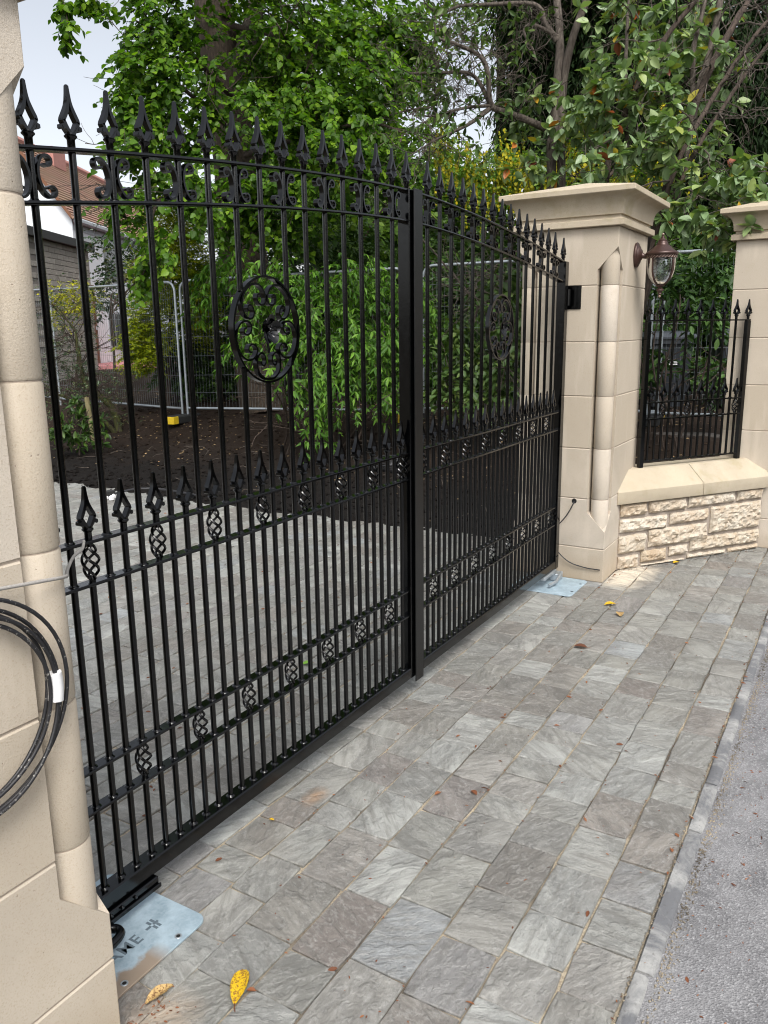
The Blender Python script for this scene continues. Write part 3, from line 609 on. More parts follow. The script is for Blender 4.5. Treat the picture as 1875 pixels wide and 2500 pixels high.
def flower_and_ring(root, x, z):
    R = 0.170
    ring = [(R*math.cos(2*PI*i/56), R*math.sin(2*PI*i/56)) for i in range(57)]
    md = empty_part('medallion', root, (x, 0, z))
    MB().ribbon(ring, 0.0070, -0.0105, 0.0105).build('ring', 'black_paint', md, smooth=45)
    for k in range(5):
        a = -PI/2 + k*2*PI/5; half = [(0.0, 0.0), (0.026, 0.004), (0.050, 0.020), (0.0600, 0.045), (0.0540, 0.068), (0.0370, 0.079), (0.0200, 0.070), (0.0165, 0.052), (0.0260, 0.041), (0.0370, 0.045), (0.0380, 0.055)]
        half = [(q[0]*1.04, q[1]*1.10) for q in half]
        P = [(-q[0], 0, q[1]) for q in half[:0:-1]] + [(q[0], 0, q[1]) for q in half]; C = catmull(P, 3)
        r0 = R - 0.009
        pts = []
        for c in C:  # local x tangential, z inward
            rad = r0 - c.z; ox, oz = math.cos(a)*rad - math.sin(a)*c.x, math.sin(a)*rad + math.cos(a)*c.x; pts.append((ox, oz))
        n = len(pts)
        MB().ribbon(pts, [0.0052 + 0.0014*math.sin(PI*i/(n-1)) for i in range(n)], -0.0085, 0.0085).build('scroll', 'black_paint', md, smooth=45)
    # five-petalled rose in cupped leaf, on a short stem
    m = MB()
    for rad, dep, y_, ph in ((0.050, 0.020, -0.004, 0.3), (0.030, 0.014, -0.011, 0.93)):
        nr, na = 6, 40; vs = [(0, y_, 0)]; fs = []
        for q in range(1, nr+1):
            for k in range(na):
                th = 2*PI*k/na; lobe = 0.70 + 0.30*abs(math.cos(2.5*(th-ph)))**0.55; u = q/nr; rr = rad*u*(1 + (lobe-1)*u**1.5)
                vs.append((rr*math.cos(th), y_ - dep*u**2.2*(0.6+0.4*lobe), rr*math.sin(th)))
        fs += [(0, 1+k, 1+(k+1) % na) for k in range(na)]
        for q in range(nr-1):
            for k in range(na): a_ = 1+q*na; fs.append((a_+k, a_+na+k, a_+na+(k+1) % na, a_+(k+1) % na))
        m.add(vs, fs)
    m.build('flower', 'black_paint', md, smooth=60)
    m = MB(); m.sphere((0, -0.018, 0), 0.008, 8, 5)
    for k in range(5): m.sphere((0.011*math.cos(k*1.257), -0.020, 0.011*math.sin(k*1.257)), 0.0035, 6, 4)
    m.build('flower_heart', 'black_paint', md, smooth=60)
    MB().tube([(0, -0.004, 0), (0.005, 0.0, -0.04), (0.012, 0.0, -0.075)], 0.0045, 7).build('stem', 'black_paint', md, smooth=60)
    return R
def empty_part(name, parent, loc):
    o = bpy.data.objects.new(name, None); COL.objects.link(o); o.location = loc; o.parent = parent; o.empty_display_size = 0.05; return o

ZB, ZL, ZU, ZD, ZA = 0.140, 0.400, 0.521, 1.040, 1.156     # tops of the rails: bottom, lower pair, upper pair
XC = 1.954
def ztop(x): return 2.249 - 0.172*(abs(x-XC)/2.08)**1.6      # centre of the arched top rail
def arch(dz, xa, xb, n=26):
    m = MB(); rg = []
    for i in range(n+1):
        x = xa + (xb-xa)*i/n; z = ztop(x) + dz
        rg.append([(x, -0.019, z-0.005), (x, -0.0200, z-0.003), (x, -0.020, z+0.003), (x, -0.019, z+0.005), (x, 0.019, z+0.005), (x, 0.020, z+0.003), (x, 0.020, z-0.003), (x, 0.019, z-0.005)])
    return m.rings(rg, True)
def gate_leaf(side):
    near = side == 'near'
    root = empty('gate_leaf', ((0.9, 0, 0.08) if near else (3.0, 0, 0.08)), 'near left leaf of the arched black iron driveway gate' if near else 'far right leaf of the arched black iron driveway gate', 'gate', 'pair of driveway gate leaves')
    root.location = (0, 0, 0)
    X = (lambda i: 0.12*i) if near else (lambda i: 1.988 + 0.12*i)
    bar_x = [X(i) for i in range(1, 16)]; dog = [X(i+0.5) for i in range(0, 16)]
    xh, xm = (0.0, 1.92) if near else (3.952, 1.988)
    # frame
    def post(name, x, w, z0, z1): return MB().box(x-w, x+w, -0.028, 0.028, z0, z1, 0.003).build(name, 'black_paint', root)
    post('hinge_stile', xh, 0.030, 0.082, ztop(xh)+0.006); post('meeting_stile', xm, 0.0265, 0.088, ztop(xm)+0.004)
    a, b = sorted((xh, xm)); a += 0.030; b -= 0.0265
    if not near: a, b = xm+0.0265, xh-0.030
    MB().box(a, b, -0.0275, 0.0275, 0.088, ZB, 0.004).build('bottom_rail', 'black_paint', root)
    for zt in (ZL, ZU, ZD, ZA): MB().box(a, b, -0.0195, 0.0195, zt-0.009, zt, 0.0018).build('cross_rail', 'black_paint', root)
    arch(0.0, a-0.005, b+0.005).build('arched_rail', 'black_paint', root, smooth=40); arch(-0.121, a, b).build('arched_rail', 'black_paint', root, smooth=40)
    # bars, welded at every rail; three are cut for the medallion
    zc, xc = 1.692, X(8); R = flower_and_ring(root, xc, zc)
    for i, x in enumerate(bar_x):
        zt = ztop(x) - 0.004; d = x - xc
        if abs(d) < R:
            h = math.sqrt(R*R - d*d)
            link_copy('bar', bar_mesh(ZB-0.002, zc-h, (ZB, ZL, ZU, ZD, ZA), i), root, (x, 0, 0)); link_copy('bar', bar_mesh(zc+h, zt, (ztop(x)-0.116,), i+40), root, (x, 0, 0))
        else: link_copy('bar', bar_mesh(ZB-0.002, zt, (ZB, ZL, ZU, ZD, ZA, ztop(x)-0.116), i), root, (x, 0, 0))
        link_copy('finial', FINIAL, root, (x, 0, ztop(x)+0.004))
        if i % 2 == 0:
            for s in (1, -1): link_copy('c_scroll', SCR[s], root, (x, 0, ztop(x)-0.0605), (0, -math.atan((ztop(x+.05)-ztop(x-.05))/.1), 0))
    # spearhead over the meeting stile (near leaf) or hinge stile (far leaf)
    link_copy('finial', FINIAL, root, (xm if near else xh-0.004, 0, ztop(xm if near else xh)+0.006))
    if near: link_copy('finial', FINIAL, root, (xh, 0, ztop(xh)+0.006))
    # dog bars with their own spearheads; every other one opens into a twisted basket
    up_b = {1.5,3.5,5.5,7.5,9.5,11.5,13.5,15.5} if near else {0.5,2.5,4.5,6.5,8.5,10.5,12.5,14.5}
    for k, x in enumerate(dog):
        i = k + 0.5; link_copy('finial', FINIAL, root, (x, 0, ZA-0.001), (0, 0, random.gauss(0, 0.04)))
        segs = []
        if i in up_b: segs = [(ZB-0.002, ZL-0.004), (ZL-0.004, ZU-0.004), (ZU-0.004, ZD-0.005)]; link_copy('basket', BASKET, root, (x, 0, ZD-0.002), (0, 0, 0.5))
        else: segs = [(ZB-0.002, ZU-0.004)] if False else [(ZB-0.002, ZL-0.006), (ZU-0.004, ZA-0.006)]; link_copy('basket', BASKET, root, (x, 0, ZL-0.001), (0, 0, 0.5), (1, 1, 1.02))
        for q, (s0, s1) in enumerate(segs): link_copy('dog_bar', bar_mesh(s0, s1, [z for z in (ZB, ZL, ZU, ZD) if s0-0.004 < z-0.001 < s1+0.0], 100+k*3+q), root, (x, 0, 0))
    if near:   # underground-motor arm beneath the hinge end
        m = MB(); m.box(-0.03, 0.285, -0.040, 0.012, 0.060, 0.087, 0.003); m.box(0.02, 0.287, -0.048, -0.041, 0.052, 0.066, 0.002)
        for x in (0.10, 0.14, 0.19): m.sphere((x, -0.044, 0.078), 0.006, 8, 4)
        m.build('motor_arm', 'black_paint', root)
        p = catmull([(-0.06, -0.095, 0.040), (0.03, -0.095, 0.040), (0.085, -0.090, 0.042), (0.100, -0.070, 0.044), (0.085, -0.045, 0.05)], 5)
        MB().tube(p, 0.013, 8).build('hinge_hook', 'black_paint', root, smooth=60)
    else:      # cover strip over the meeting gap, galvanised motor lever, top hinge
        MB().box(1.916, 1.9905, -0.0400, -0.0345, 0.066, 2.257, 0.0015).build('cover_strip', 'satin_black', root)
        m = MB(); m.box(3.70, 3.93, -0.035, 0.012, 0.062, 0.086, 0.003); m.tube([(3.72, -0.055, 0.030), (3.80, -0.075, 0.036), (3.96, -0.060, 0.058)], 0.011, 8); m.box(3.90, 3.99, -0.06, 0.0, 0.010, 0.058, 0.004)
        m.build('motor_arm', 'galvanised_tube', root)
    zz = 1.876
    s = 1 if near else -1; xf = -0.117 if near else 4.031
    m = MB(); m.box(min(xf, xf+s*0.008), max(xf, xf+s*0.008), -0.100, 0.035, zz-0.073, zz+0.073, 0.002); m.box(min(xf+s*0.008, xh), max(xf+s*0.008, xh), -0.012, 0.012, zz-0.035, zz+0.035, 0.003); m.lathe([(0.014, zz-0.05), (0.014, zz+0.05)], (xf+xh)/2, -0.03, 12)
    for dz in (-0.05, 0.05):
        for y in (-0.085, 0.02): m.tube([(xf+s*0.008, y, zz+dz), (xf+s*0.016, y, zz+dz)], 0.007, 6)
    m.build('top_hinge', 'black_paint', root)
    return root
gate_leaf('near'); gate_leaf('far')

def wall_railing():
    root = empty('wall_railing', WA + WN*0.16 + WD*0.27 + Vector((0, 0, 0.693)), 'short black spear-topped railing standing on the rubble wall coping', 'railing', rz=WROT)
    S = 0.1168; L = S*8; z0 = 0.0
    def rail(z): MB().box(0.015, L-0.015, -0.0150, 0.0150, z-0.010, z, 0.0018).build('cross_rail', 'black_paint', root)
    for x in (0, L): MB().box(x-0.0175, x+0.0175, -0.0175, 0.0175, 0.0, 1.030, 0.003).build('post', 'black_paint', root)
    zt, za, zb, zc = 1.030, 0.470, 0.352, 0.048
    MB().box(-0.016, L+0.016, -0.0150, 0.0150, zt, zt+0.010, 0.0018).build('top_rail', 'black_paint', root)
    for z in (za, zb, zc): rail(z)
    for i in range(9): link_copy('finial', FINIAL, root, (i*S, 0, zt+0.009))
    for i in range(1, 8): link_copy('bar', bar_mesh(zc-0.002, zt+0.002, (zc, zb, za), 300+i), root, (i*S, 0, 0))
    for i in range(8):
        x = (i+0.5)*S; link_copy('finial', FINIAL, root, (x, 0, za-0.001))
        if i % 2 == 1:
            link_copy('basket', BASKET, root, (x, 0, zb-0.002), (0, 0, 0.5)); link_copy('dog_bar', bar_mesh(zc-0.002, zb-0.005, (zc,), 400+i), root, (x, 0, 0))
        else: link_copy('dog_bar', bar_mesh(zc-0.002, za-0.005, (zc, zb), 400+i), root, (x, 0, 0))
wall_railing()

# ------------------------------------------------------------------ lantern on the far pier
def lantern():
    X, Y, Z = 4.452, -0.322, 2.150
    root = empty('wall_lantern', (X, Y, Z), 'bronze coach lantern with glass bowl on the tall pier', 'lantern')
    m = MB(); pr = [(0.0, 0.001), (0.060, 0.001), (0.062, 0.012), (0.056, 0.020), (0.046, 0.022), (0.042, 0.030), (0.030, 0.034), (0.022, 0.044), (0.012, 0.047), (0.0, 0.047)]
    m.rings([[(r*math.cos(2*PI*i/28), -d, 1.30*r*math.sin(2*PI*i/28)) for i in range(28)] for r, d in [(max(r, .0006), d) for r, d in pr]], True).build('backplate', 'bronze_paint', root, smooth=50)
    ax = -0.170
    MB().tube(catmull([(0, -0.03, 0.0), (0, -0.07, -0.012), (0, -0.12, 0.002), (0, ax+0.03, 0.012)], 5), [0.019]*3 + [0.016]*13, 10).build('arm', 'bronze_paint', root, smooth=60)
    def L(name, prof, mat='bronze_paint', n=24, smooth=40): return MB().lathe(prof, 0, ax, n).build(name, mat, root, smooth=smooth)
    roof = L('roof', [(0.094, -0.0120), (0.101, -0.0080), (0.104, 0.0000), (0.101, 0.0080), (0.094, 0.0120), (0.080, 0.0200), (0.062, 0.0344), (0.046, 0.0488), (0.038, 0.0536), (0.034, 0.0664), (0.030, 0.0696), (0.028, 0.0792), (0.029, 0.0824), (0.0255, 0.0856), (0.018, 0.0888), (0.013, 0.0984), (0.014, 0.1008), (0.009, 0.1040), (0.007, 0.1112), (0.008, 0.1136), (0.004, 0.1168)])
    MB().sphere((0, ax, 0.120), 0.008, 10, 6).build('finial_ball', 'bronze_light', roof, smooth=60)
    L('gallery', [(0.088, -0.030), (0.092, -0.028), (0.092, -0.012), (0.087, -0.012)])
    m = MB()
    for k in range(28):
        a = 2*PI*k/28; m.tube([(0.0935*math.cos(a), ax+0.0935*math.sin(a), -0.028), (0.0935*math.cos(a+.2), ax+0.0935*math.sin(a+.2), -0.013)], 0.0018, 4)
    m.build('rope_trim', 'bronze_light', root)
    prof = [(0.088, -0.030), (0.088, -0.060), (0.087, -0.090), (0.083, -0.118), (0.073, -0.148), (0.056, -0.174), (0.033, -0.192), (0.014, -0.200)]
    L('glass_bowl', prof, 'seeded_glass', 32, 70)
    for k in range(4):
        a = PI/4 + 0.35 + k*PI/2; MB().tube(catmull([((r+0.003)*math.cos(a), ax+(r+0.003)*math.sin(a), z) for r, z in prof], 2), 0.0052, 6).build('rib', 'bronze_paint', root, smooth=60)
    L('base_finial', [(0.008, -0.190), (0.024, -0.194), (0.030, -0.199), (0.026, -0.205), (0.014, -0.210), (0.013, -0.216), (0.022, -0.222), (0.023, -0.232), (0.016, -0.238), (0.012, -0.248), (0.0135, -0.252), (0.008, -0.258), (0.006, -0.262)])
    MB().sphere((0, ax, -0.268), 0.0085, 10, 6).build('finial_ball', 'bronze_light', root, smooth=60)
lantern()

# ------------------------------------------------------------------ motor plates
def plate(label, x0, x1, y0, y1, mark):
    root = empty('motor_cover_plate', ((x0+x1)/2, (y0+y1)/2, 0.0), label, 'metal plate', 'galvanised motor cover plates'); cx, cy_ = (x0+x1)/2, (y0+y1)/2
    hx, hy, r = (x1-x0)/2, (y1-y0)/2, 0.035; out = []
    for (sx, sy, a0) in ((1, 1, 0), (-1, 1, PI/2), (-1, -1, PI), (1, -1, 1.5*PI)):
        for i in range(6): a = a0 + i/5*PI/2; out.append((sx*(hx-r)+r*math.cos(a), sy*(hy-r)+r*math.sin(a)))
    MB().rings([[(p[0], p[1], z) for p in out] for z in (0.0015, 0.0065)] + [[(p[0]*0.995, p[1]*0.995, 0.0075) for p in out]], True).build('sheet', 'galvanised', root)
    for sx in (-1, 1):
        for sy in (-1, 1): MB().lathe([(0.011, 0.0072), (0.010, 0.0086), (0.0062, 0.0086), (0.0060, 0.0074)], sx*(hx-0.10), sy*(hy-0.022), 14).build('screw_hole', 'stamped_mark' if not mark else 'galvanised_tube', root, smooth=50); MB().lathe([(0.0001, 0.0078), (0.0062, 0.0079)], sx*(hx-0.10), sy*(hy-0.022), 12).build('bore', 'dark_hole', root)
    if mark:
        c = bpy.data.curves.new('lettering', 'FONT'); c.body = 'CAME'; c.size = 0.054; c.align_x = 'RIGHT'; c.extrude = 0.0003; c.space_character = 1.12; c.offset = 0.0008; c.materials.append(MATS['stamped_mark'])
        tmp = bpy.data.objects.new('lettering_curve', c); COL.objects.link(tmp); bpy.context.view_layer.update(); me = bpy.data.meshes.new_from_object(tmp); bpy.data.objects.remove(tmp)
        o = bpy.data.objects.new('lettering', me); COL.objects.link(o); o.parent = root; o.location = (0.140-cx, -0.124-cy_, 0.0079)
        m = MB()
        for dx, dy, w_, h_ in ((0, 0.0135, 0.004, 0.009), (0, -0.0135, 0.004, 0.009), (-0.0135, 0, 0.009, 0.004), (0.0135, 0, 0.009, 0.004), (-0.0, 0.0, 0.0001, 0.0001), (0.013, 0.0135, 0.004, 0.0085), (0.013, -0.0135, 0.004, 0.0085)):
            m.box(dx-w_, dx+w_, dy-h_, dy+h_, 0.0076, 0.0083)
        m.build('logo', 'stamped_mark', root, (0.190-cx, -0.103-cy_, 0))
plate('pale galvanised plate stamped with letters under the near hinge', -0.100, 0.297, -0.222, 0.195, True)
plate('pale galvanised plate at the foot of the tall lantern pier', 3.640, 4.020, -0.228, 0.195, False)

# ------------------------------------------------------------------ cables
def cables():
    m = MB(); yb = -0.352
    root = empty('cable_coil', (-0.42, yb, 0.98), 'coil of black cable with white tape hanging on the near pier', 'cable coil'); root.location = (0, 0, 0)
    def loop(name, r, dz, dx, ph, dy, mat):
        pts = []
        for i in range(61):
            a = ph + 2*PI*i/60; pts.append((-0.405+dx + r*math.cos(a), yb + dy + 0.006*math.sin(a*2+ph), 0.985 + dz + r*1.03*math.sin(a)))
        MB().tube(pts, 0.0043, 8).build(name, mat, root, smooth=60)
    for k, (r, dz, dx, dy) in enumerate(((0.204, 0.0, -0.004, 0.0), (0.197, -0.006, -0.006, -0.010), (0.189, 0.008, -0.008, 0.008), (0.212, 0.010, 0.004, -0.004), (0.183, -0.002, -0.012, -0.004))): loop('cable_loop', r, dz, dx, 0.3+k, dy, 'dusty_cable')
    m = MB(); rg = []
    for i in range(5):
        a = -0.19 + i*0.075; r = 0.197; c = Vector((-0.413 + r*math.cos(a), yb-0.002, 0.985 + r*1.03*math.sin(a))); rad = Vector((math.cos(a), 0, math.sin(a)))
        rg.append([tuple(c + rad*(0.016*math.cos(q*PI/4)) + Vector((0, 0.015*math.sin(q*PI/4), 0))) for q in range(8)])
    m.rings(rg, True).build('tape', 'white_plastic', root, smooth=60)
    # loose end leading across to the gate
    p = catmull([(-0.50, -0.345, 1.232), (-0.36, -0.345, 1.218), (-0.226, -0.345, 1.203), (-0.150, -0.327, 1.190), (-0.094, -0.262, 1.170), (-0.02, -0.17, 1.152), (0.060, -0.09, 1.150), (0.118, -0.050, 1.150), (0.146, -0.024, 1.161)], 6)
    MB().tube(p, 0.0040, 8).build('cable_end', 'grey_cable', root, smooth=60)
    # cable coming out of a hole low on the far pier
    c = empty('pier_cable', (4.03, -0.107, 0.548), 'thin grey cable hanging from a hole low on the lantern pier', 'cable'); c.location = (0, 0, 0)
    m = MB(); m.rings([[(4.0288, -0.107+0.017*math.cos(2*PI*i/16), 0.548+0.017*math.sin(2*PI*i/16)) for i in range(16)], [(4.0296, -0.107+0.013*math.cos(2*PI*i/16), 0.548+0.013*math.sin(2*PI*i/16)) for i in range(16)]], True); m.build('hole', 'dark_hole', c)
    p = catmull([(4.034, -0.107, 0.546), (4.018, -0.100, 0.520), (4.004, -0.060, 0.440), (3.998, 0.0, 0.365), (3.996, 0.030, 0.330), (3.994, 0.010, 0.305), (3.994, -0.015, 0.325), (3.996, 0.020, 0.345), (3.998, 0.028, 0.290), (4.004, -0.005, 0.20), (4.012, -0.09, 0.125), (4.018, -0.20, 0.097), (4.020, -0.306, 0.093)], 6)
    MB().tube(p, 0.0038, 7).build('cable', 'black_cable', c, smooth=60)
    # connector and black pipe left on the driveway
    g = empty('cable_connector', (4.45, 5.0, 0), 'small black connector box and cable left at the back of the driveway', 'connector'); 
    MB().box(-0.06, 0.06, -0.04, 0.04, 0.03, 0.085, 0.006).build('box', 'rubber_block', g); MB().tube(catmull([(0.05, -0.04, 0.05), (0.16, -0.25, 0.10), (0.3, -0.5, 0.09), (0.38, -0.9, 0.05)], 6), 0.012, 6).build('cable', 'black_cable', g, smooth=60)
    m = MB(); rs = random.Random(3)
    for k in range(9): m.sphere((rs.uniform(-.09, .05), rs.uniform(-.1, .03), 0.022), rs.uniform(.02, .035), 6, 4)
    m.build('plastic_bag', 'white_plastic', g)
    q = empty('pipe_coil', (6.55, 2.75, hgt(6.55)+0.04), 'coil of thin black pipe lying on the dark soil behind the gate', 'pipe coil')
    for k in range(5):
        r = 0.25 + 0.018*k; MB().tube([(r*math.cos(i*2*PI/40)*1.1, r*math.sin(i*2*PI/40), 0.02*k + 0.012*math.sin(i*0.7+k)) for i in range(41)], 0.011, 6).build('pipe_loop', 'black_cable', q, smooth=60)
cables()

# ------------------------------------------------------------------ temporary mesh fence
def fence_panel(a, b, label, h=1.98):
    a, b = Vector(a), Vector(b); d = (b-a); L = d.length; ang = math.atan2(d.y, d.x)
    root = empty('mesh_fence_panel', (a.x, a.y, a.z), label, 'fence panel', 'temporary mesh fence panels', ang)
    tz = (b.z-a.z)/L; R = 0.019; zo = 0.12; m = MB(); c = 0.14
    fr = []
    for (cx, cz, a0) in ((c, zo, None),): pass
    path = [(0, 0, 0.0), (0, 0, h-c)] + [(c-c*math.cos(t), 0, h-c+c*math.sin(t)) for t in (PI/8, PI/4, 3*PI/8, PI/2)] + [(L-c, 0, h)] + [(L-c+c*math.sin(t), 0, h-c+c*math.cos(t)) for t in (PI/8, PI/4, 3*PI/8, PI/2)] + [(L, 0, 0)]
    sh = lambda p: (p[0], p[1], p[2] + tz*p[0])
    MB().tube([sh(p) for p in path], R, 10).build('frame_tube', 'galvanised_tube', root, smooth=50)
    MB().tube([sh((R, 0, 0.13)), sh((L-R, 0, 0.13))], R, 10).build('bottom_tube', 'galvanised_tube', root, smooth=50)
    x = 0.075; k = 0; m = MB()
    while x < L-0.03: m.tube([sh((x, 0.012, 0.13)), sh((x, 0.012, h-0.01))], 0.0019, 3, False); x += 0.055
    for z in (0.36, 0.62, 0.9, 1.18, 1.46, 1.74): m.tube([sh((0, 0.010, z)), sh((L, 0.010, z))], 0.0024, 4, False)
    o = m.build('wire_infill', 'galvanised_wire', root); o['kind'] = 'stuff'
    return root
FP = [(8.30, 11.95), (8.21, 10.55), (7.80, 7.16), (8.18, 4.20), (8.50, 3.36), (8.85, 1.0), (9.02, 0.28), (8.99, -2.6)]
fence_panel((8.35, 13.9, 0.50), (8.24, 10.62, 0.47), 'mesh fence panel farthest left, mostly behind the near pier')
fence_panel((8.20, 10.50, 0.46), (7.80, 7.18, 0.44), 'mesh fence panel behind the bare mossy shrub')
fence_panel((7.81, 7.08, 0.45), (8.36, 3.62, 0.50), 'mesh fence panel behind the bright green leafy shrub')
fence_panel((8.50, 3.42, 0.52), (8.98, 0.45, 0.55), 'mesh fence panel behind the dead twigs and far gate leaf')
fence_panel((8.86, 0.55, 0.54), (9.05, -2.75, 0.55), 'mesh fence panel seen through the wall railing')
def fence_foot(x, y, rz, label):
    o = empty('fence_foot', (x, y, hgt(x)-0.02), label, 'fence foot', 'rubber fence feet', rz)
    MB().box(-0.33, 0.33, -0.11, 0.11, 0.0, 0.125, 0.02).build('rubber_block', 'rubber_block', o); MB().box(-0.331, -0.334+0.12, -0.112, 0.112, 0.012, 0.122, 0.004).build('yellow_end', 'yellow_plastic', o)
    for s in (-0.2, 0.0, 0.2): MB().lathe([(0.028, 0.126), (0.024, 0.128)], s, 0, 12).build('socket', 'dark_hole', o)
fence_foot(7.72, 7.12, 0.1, 'black fence foot with yellow end on the dark soil')
fence_foot(8.42, 3.5, 0.1, 'black fence foot behind the bright green shrub')
fence_foot(8.95, 0.5, PI+0.1, 'black fence foot behind the tall lantern pier')

# ------------------------------------------------------------------ wheelie bins behind the railing
def wheelie_bin(x, y, rz, label, plate_):
    o = empty('wheelie_bin', (x, y, hgt(x)-0.03), label, 'wheelie bin', 'wheelie bins behind the fence', rz)
    MB().rings([[(sx*(a), sy*b, z) for sx, sy in ((-1,-1),(1,-1),(1,1),(-1,1))] for a, b, z in ((0.20, 0.24, 0.06), (0.25, 0.32, 0.86), (0.28, 0.36, 0.87), (0.28, 0.36, 0.93), (0.25, 0.33, 0.93))], True).build('body', 'bin_plastic', o)
    MB().rings([[(sx*a, sy*b, z) for sx, sy in ((-1,-1),(1,-1),(1,1),(-1,1))] for a, b, z in ((0.30, 0.38, 0.932), (0.30, 0.38, 0.955), (0.24, 0.30, 1.01), (0.12, 0.18, 1.03))], True).build('lid', 'bin_lid', o)
    for s in (-1, 1): MB().tube([(s*0.24-0.03, 0.28, 0.10), (s*0.24+0.03, 0.28, 0.10)], 0.10, 16).build('wheel', 'rubber_block', o)
    MB().tube([(-0.2, 0.42, 0.95), (0.2, 0.42, 0.95)], 0.014, 8).build('handle', 'bin_plastic', o)
    m = MB(); yf = -0.318
    if plate_: m.box(-0.13, 0.06, -0.345, -0.300, 0.30, 0.68).build('white_sticker', 'white_plastic', o)
    else:
        for k, (a, b) in enumerate(((-0.12, 0.03), (-0.09, 0.12), (-0.05, 0.06))): m.box(a, b, -0.32, -0.292, 0.66-k*0.028, 0.672-k*0.028)
        m.build('white_emblem', 'white_plastic', o)
wheelie_bin(10.05, 0.62, -1.05, 'dark grey wheelie bin with a small white emblem behind the wall railing', False)
wheelie_bin(10.25, -0.22, -1.15, 'dark grey wheelie bin with a white sticker beside the right edge pier', True)
sl_ = MB().box(8.3, 8.6, -1.4, 1.1, 0.28, 0.50, 0.01).build('bed_edging', 'dark_slab'); tag(sl_, 'low stone edging seen through the foot of the wall railing', 'edging')

# ------------------------------------------------------------------ the house behind
def house():
    P = Vector((13.04, 15.70, 0)); u = Vector((0.872, 0.489, 0)); rz = math.atan2(u.y, u.x)
    root = empty('house', (P.x, P.y, 0.7), 'white rendered house with red tiled roof seen at the left', 'house', rz=rz)
    ZE, ZR, HW, LN = 4.58-0.7, 6.35-0.7, 1.30, 10.0
    m = MB(); vs = [(0,0,-.3),(0,2*HW,-.3),(0,2*HW,ZE),(0,HW,ZR),(0,0,ZE),(LN,0,-.3),(LN,2*HW,-.3),(LN,2*HW,ZE),(LN,HW,ZR),(LN,0,ZE)]
    m.add(vs, [(0,4,3,2,1),(5,6,7,8,9),(0,5,9,4),(1,2,7,6)]).build('wall', 'render_white', root)
    roof = empty_part('roof', root, (0, 0, 0)); sl = math.hypot(HW, ZR-ZE); nx, nz = -(ZR-ZE)/sl, HW/sl; N = 24
    cm = {}
    for side in (0, 1):
        for k in range(N):
            t0, t1 = k/N*1.06-0.06, (k+1)/N*1.06-0.06+0.012; a = []
            for t, lift in ((t0, 0.055), (t1, 0.020)):
                y = HW*t; z = ZE + (ZR-ZE)*t; a.append((y + nx*lift, z + nz*lift))
            y2 = HW*t0; z2 = ZE + (ZR-ZE)*t0
            prof = [a[0], a[1], (HW*t1, ZE+(ZR-ZE)*t1), (y2, z2)]
            if side: prof = [(2*HW-p[0], p[1]) for p in prof][::-1]
            x0, x1 = -0.12, LN+0.1; rg = [[(x, p[0], p[1]) for p in prof] for x in (x0, x1)]
            MB().rings(rg, True).build('tile_course', 'roof_tile', roof)
    MB().tube([(-0.12, HW, ZR+0.05), (LN, HW, ZR+0.05)], 0.10, 8).build('ridge', 'ridge_tile', roof)
    MB().box(1.7, 2.5, HW-0.3, HW+0.3, ZR-0.3, ZR+0.20).build('chimney', 'ridge_tile', roof)
    for s in (0, 1):
        e = [(0 - 0.05, ZE-0.06), (HW, ZR+0.02)] if s == 0 else [(2*HW+0.05, ZE-0.06), (HW, ZR+0.02)]
        m = MB(); rg = [[(x, y + dy, z + dz) for dy, dz in ((0, -0.10), (0, 0.03))] for (y, z) in e for x in (-0.14,)]
        m.add([(-0.15, e[0][0], e[0][1]-0.05), (-0.15, e[1][0], e[1][1]-0.06), (-0.15, e[1][0], e[1][1]+0.06), (-0.15, e[0][0], e[0][1]+0.07), (-0.10, e[0][0], e[0][1]-0.05), (-0.10, e[1][0], e[1][1]-0.06), (-0.10, e[1][0], e[1][1]+0.06), (-0.10, e[0][0], e[0][1]+0.07)], [(0,1,2,3),(7,6,5,4),(0,4,5,1),(3,2,6,7)]).build('bargeboard', 'brown_timber', root)
    MB().box(0.0, LN, -0.17, -0.03, ZE-0.18, ZE-0.05, 0.03).build('gutter', 'gutter_grey', root)
    MB().box(0.0, LN, -0.012, 0.0, ZE-0.34, ZE-0.19).build('eaves_band', 'gutter_grey', root)
    for x0, z0 in ((1.9, 2.35), (4.6, 2.35), (1.9, 0.6), (4.6, 0.6), (7.3, 2.35)):
        wn = MB().box(x0, x0+1.0, -0.03, 0.02, z0, z0+1.0).build('window', 'gutter_grey', root); MB().box(x0+0.06, x0+0.47, -0.036, -0.031, z0+0.06, z0+0.94).build('pane', 'window_glass', wn); MB().box(x0+0.53, x0+0.94, -0.036, -0.031, z0+0.06, z0+0.94).build('pane', 'window_glass', wn)
    dr = MB().box(0.18, 0.98, -0.05, 0.02, 0.15, 2.25).build('door', 'brown_timber', root); MB().box(0.86, 0.90, -0.09, -0.05, 1.1, 1.2).build('handle', 'gutter_grey', dr)
    for k in range(3): MB().box(-0.1, 1.5, -0.35-0.28*(3-k), -0.02, -0.15, 0.15-0.05-0.11*(2-k)-0.02*0, 0.0).build('step', 'step_stone', root) if k else None
    # grey brick side block
    E = Vector((12.58, 14.65, 0.7)); bx = empty('brick_extension', E, 'low grey brick block with dark flat roof in front of the white house', 'building', rz=rz)
    H = 3.66-0.7
    MB().box(-5.2, -0.004, 0.012, 1.02, -0.4, H-0.02).build('mortar_bed', 'brick_mortar', bx)
    MB().box(-5.3, 0.12, -0.12, 1.10, H-0.02, H+0.15).build('flat_roof', 'dark_fascia', bx)
    br = {}
    def brick(L):
        if L not in br: me = MB().box(-L/2, L/2, 0.0, 0.06, -0.052, 0.052, 0.004).mesh('brick'); me.materials.append(MATS['grey_brick']); br[L] = me
        return br[L]
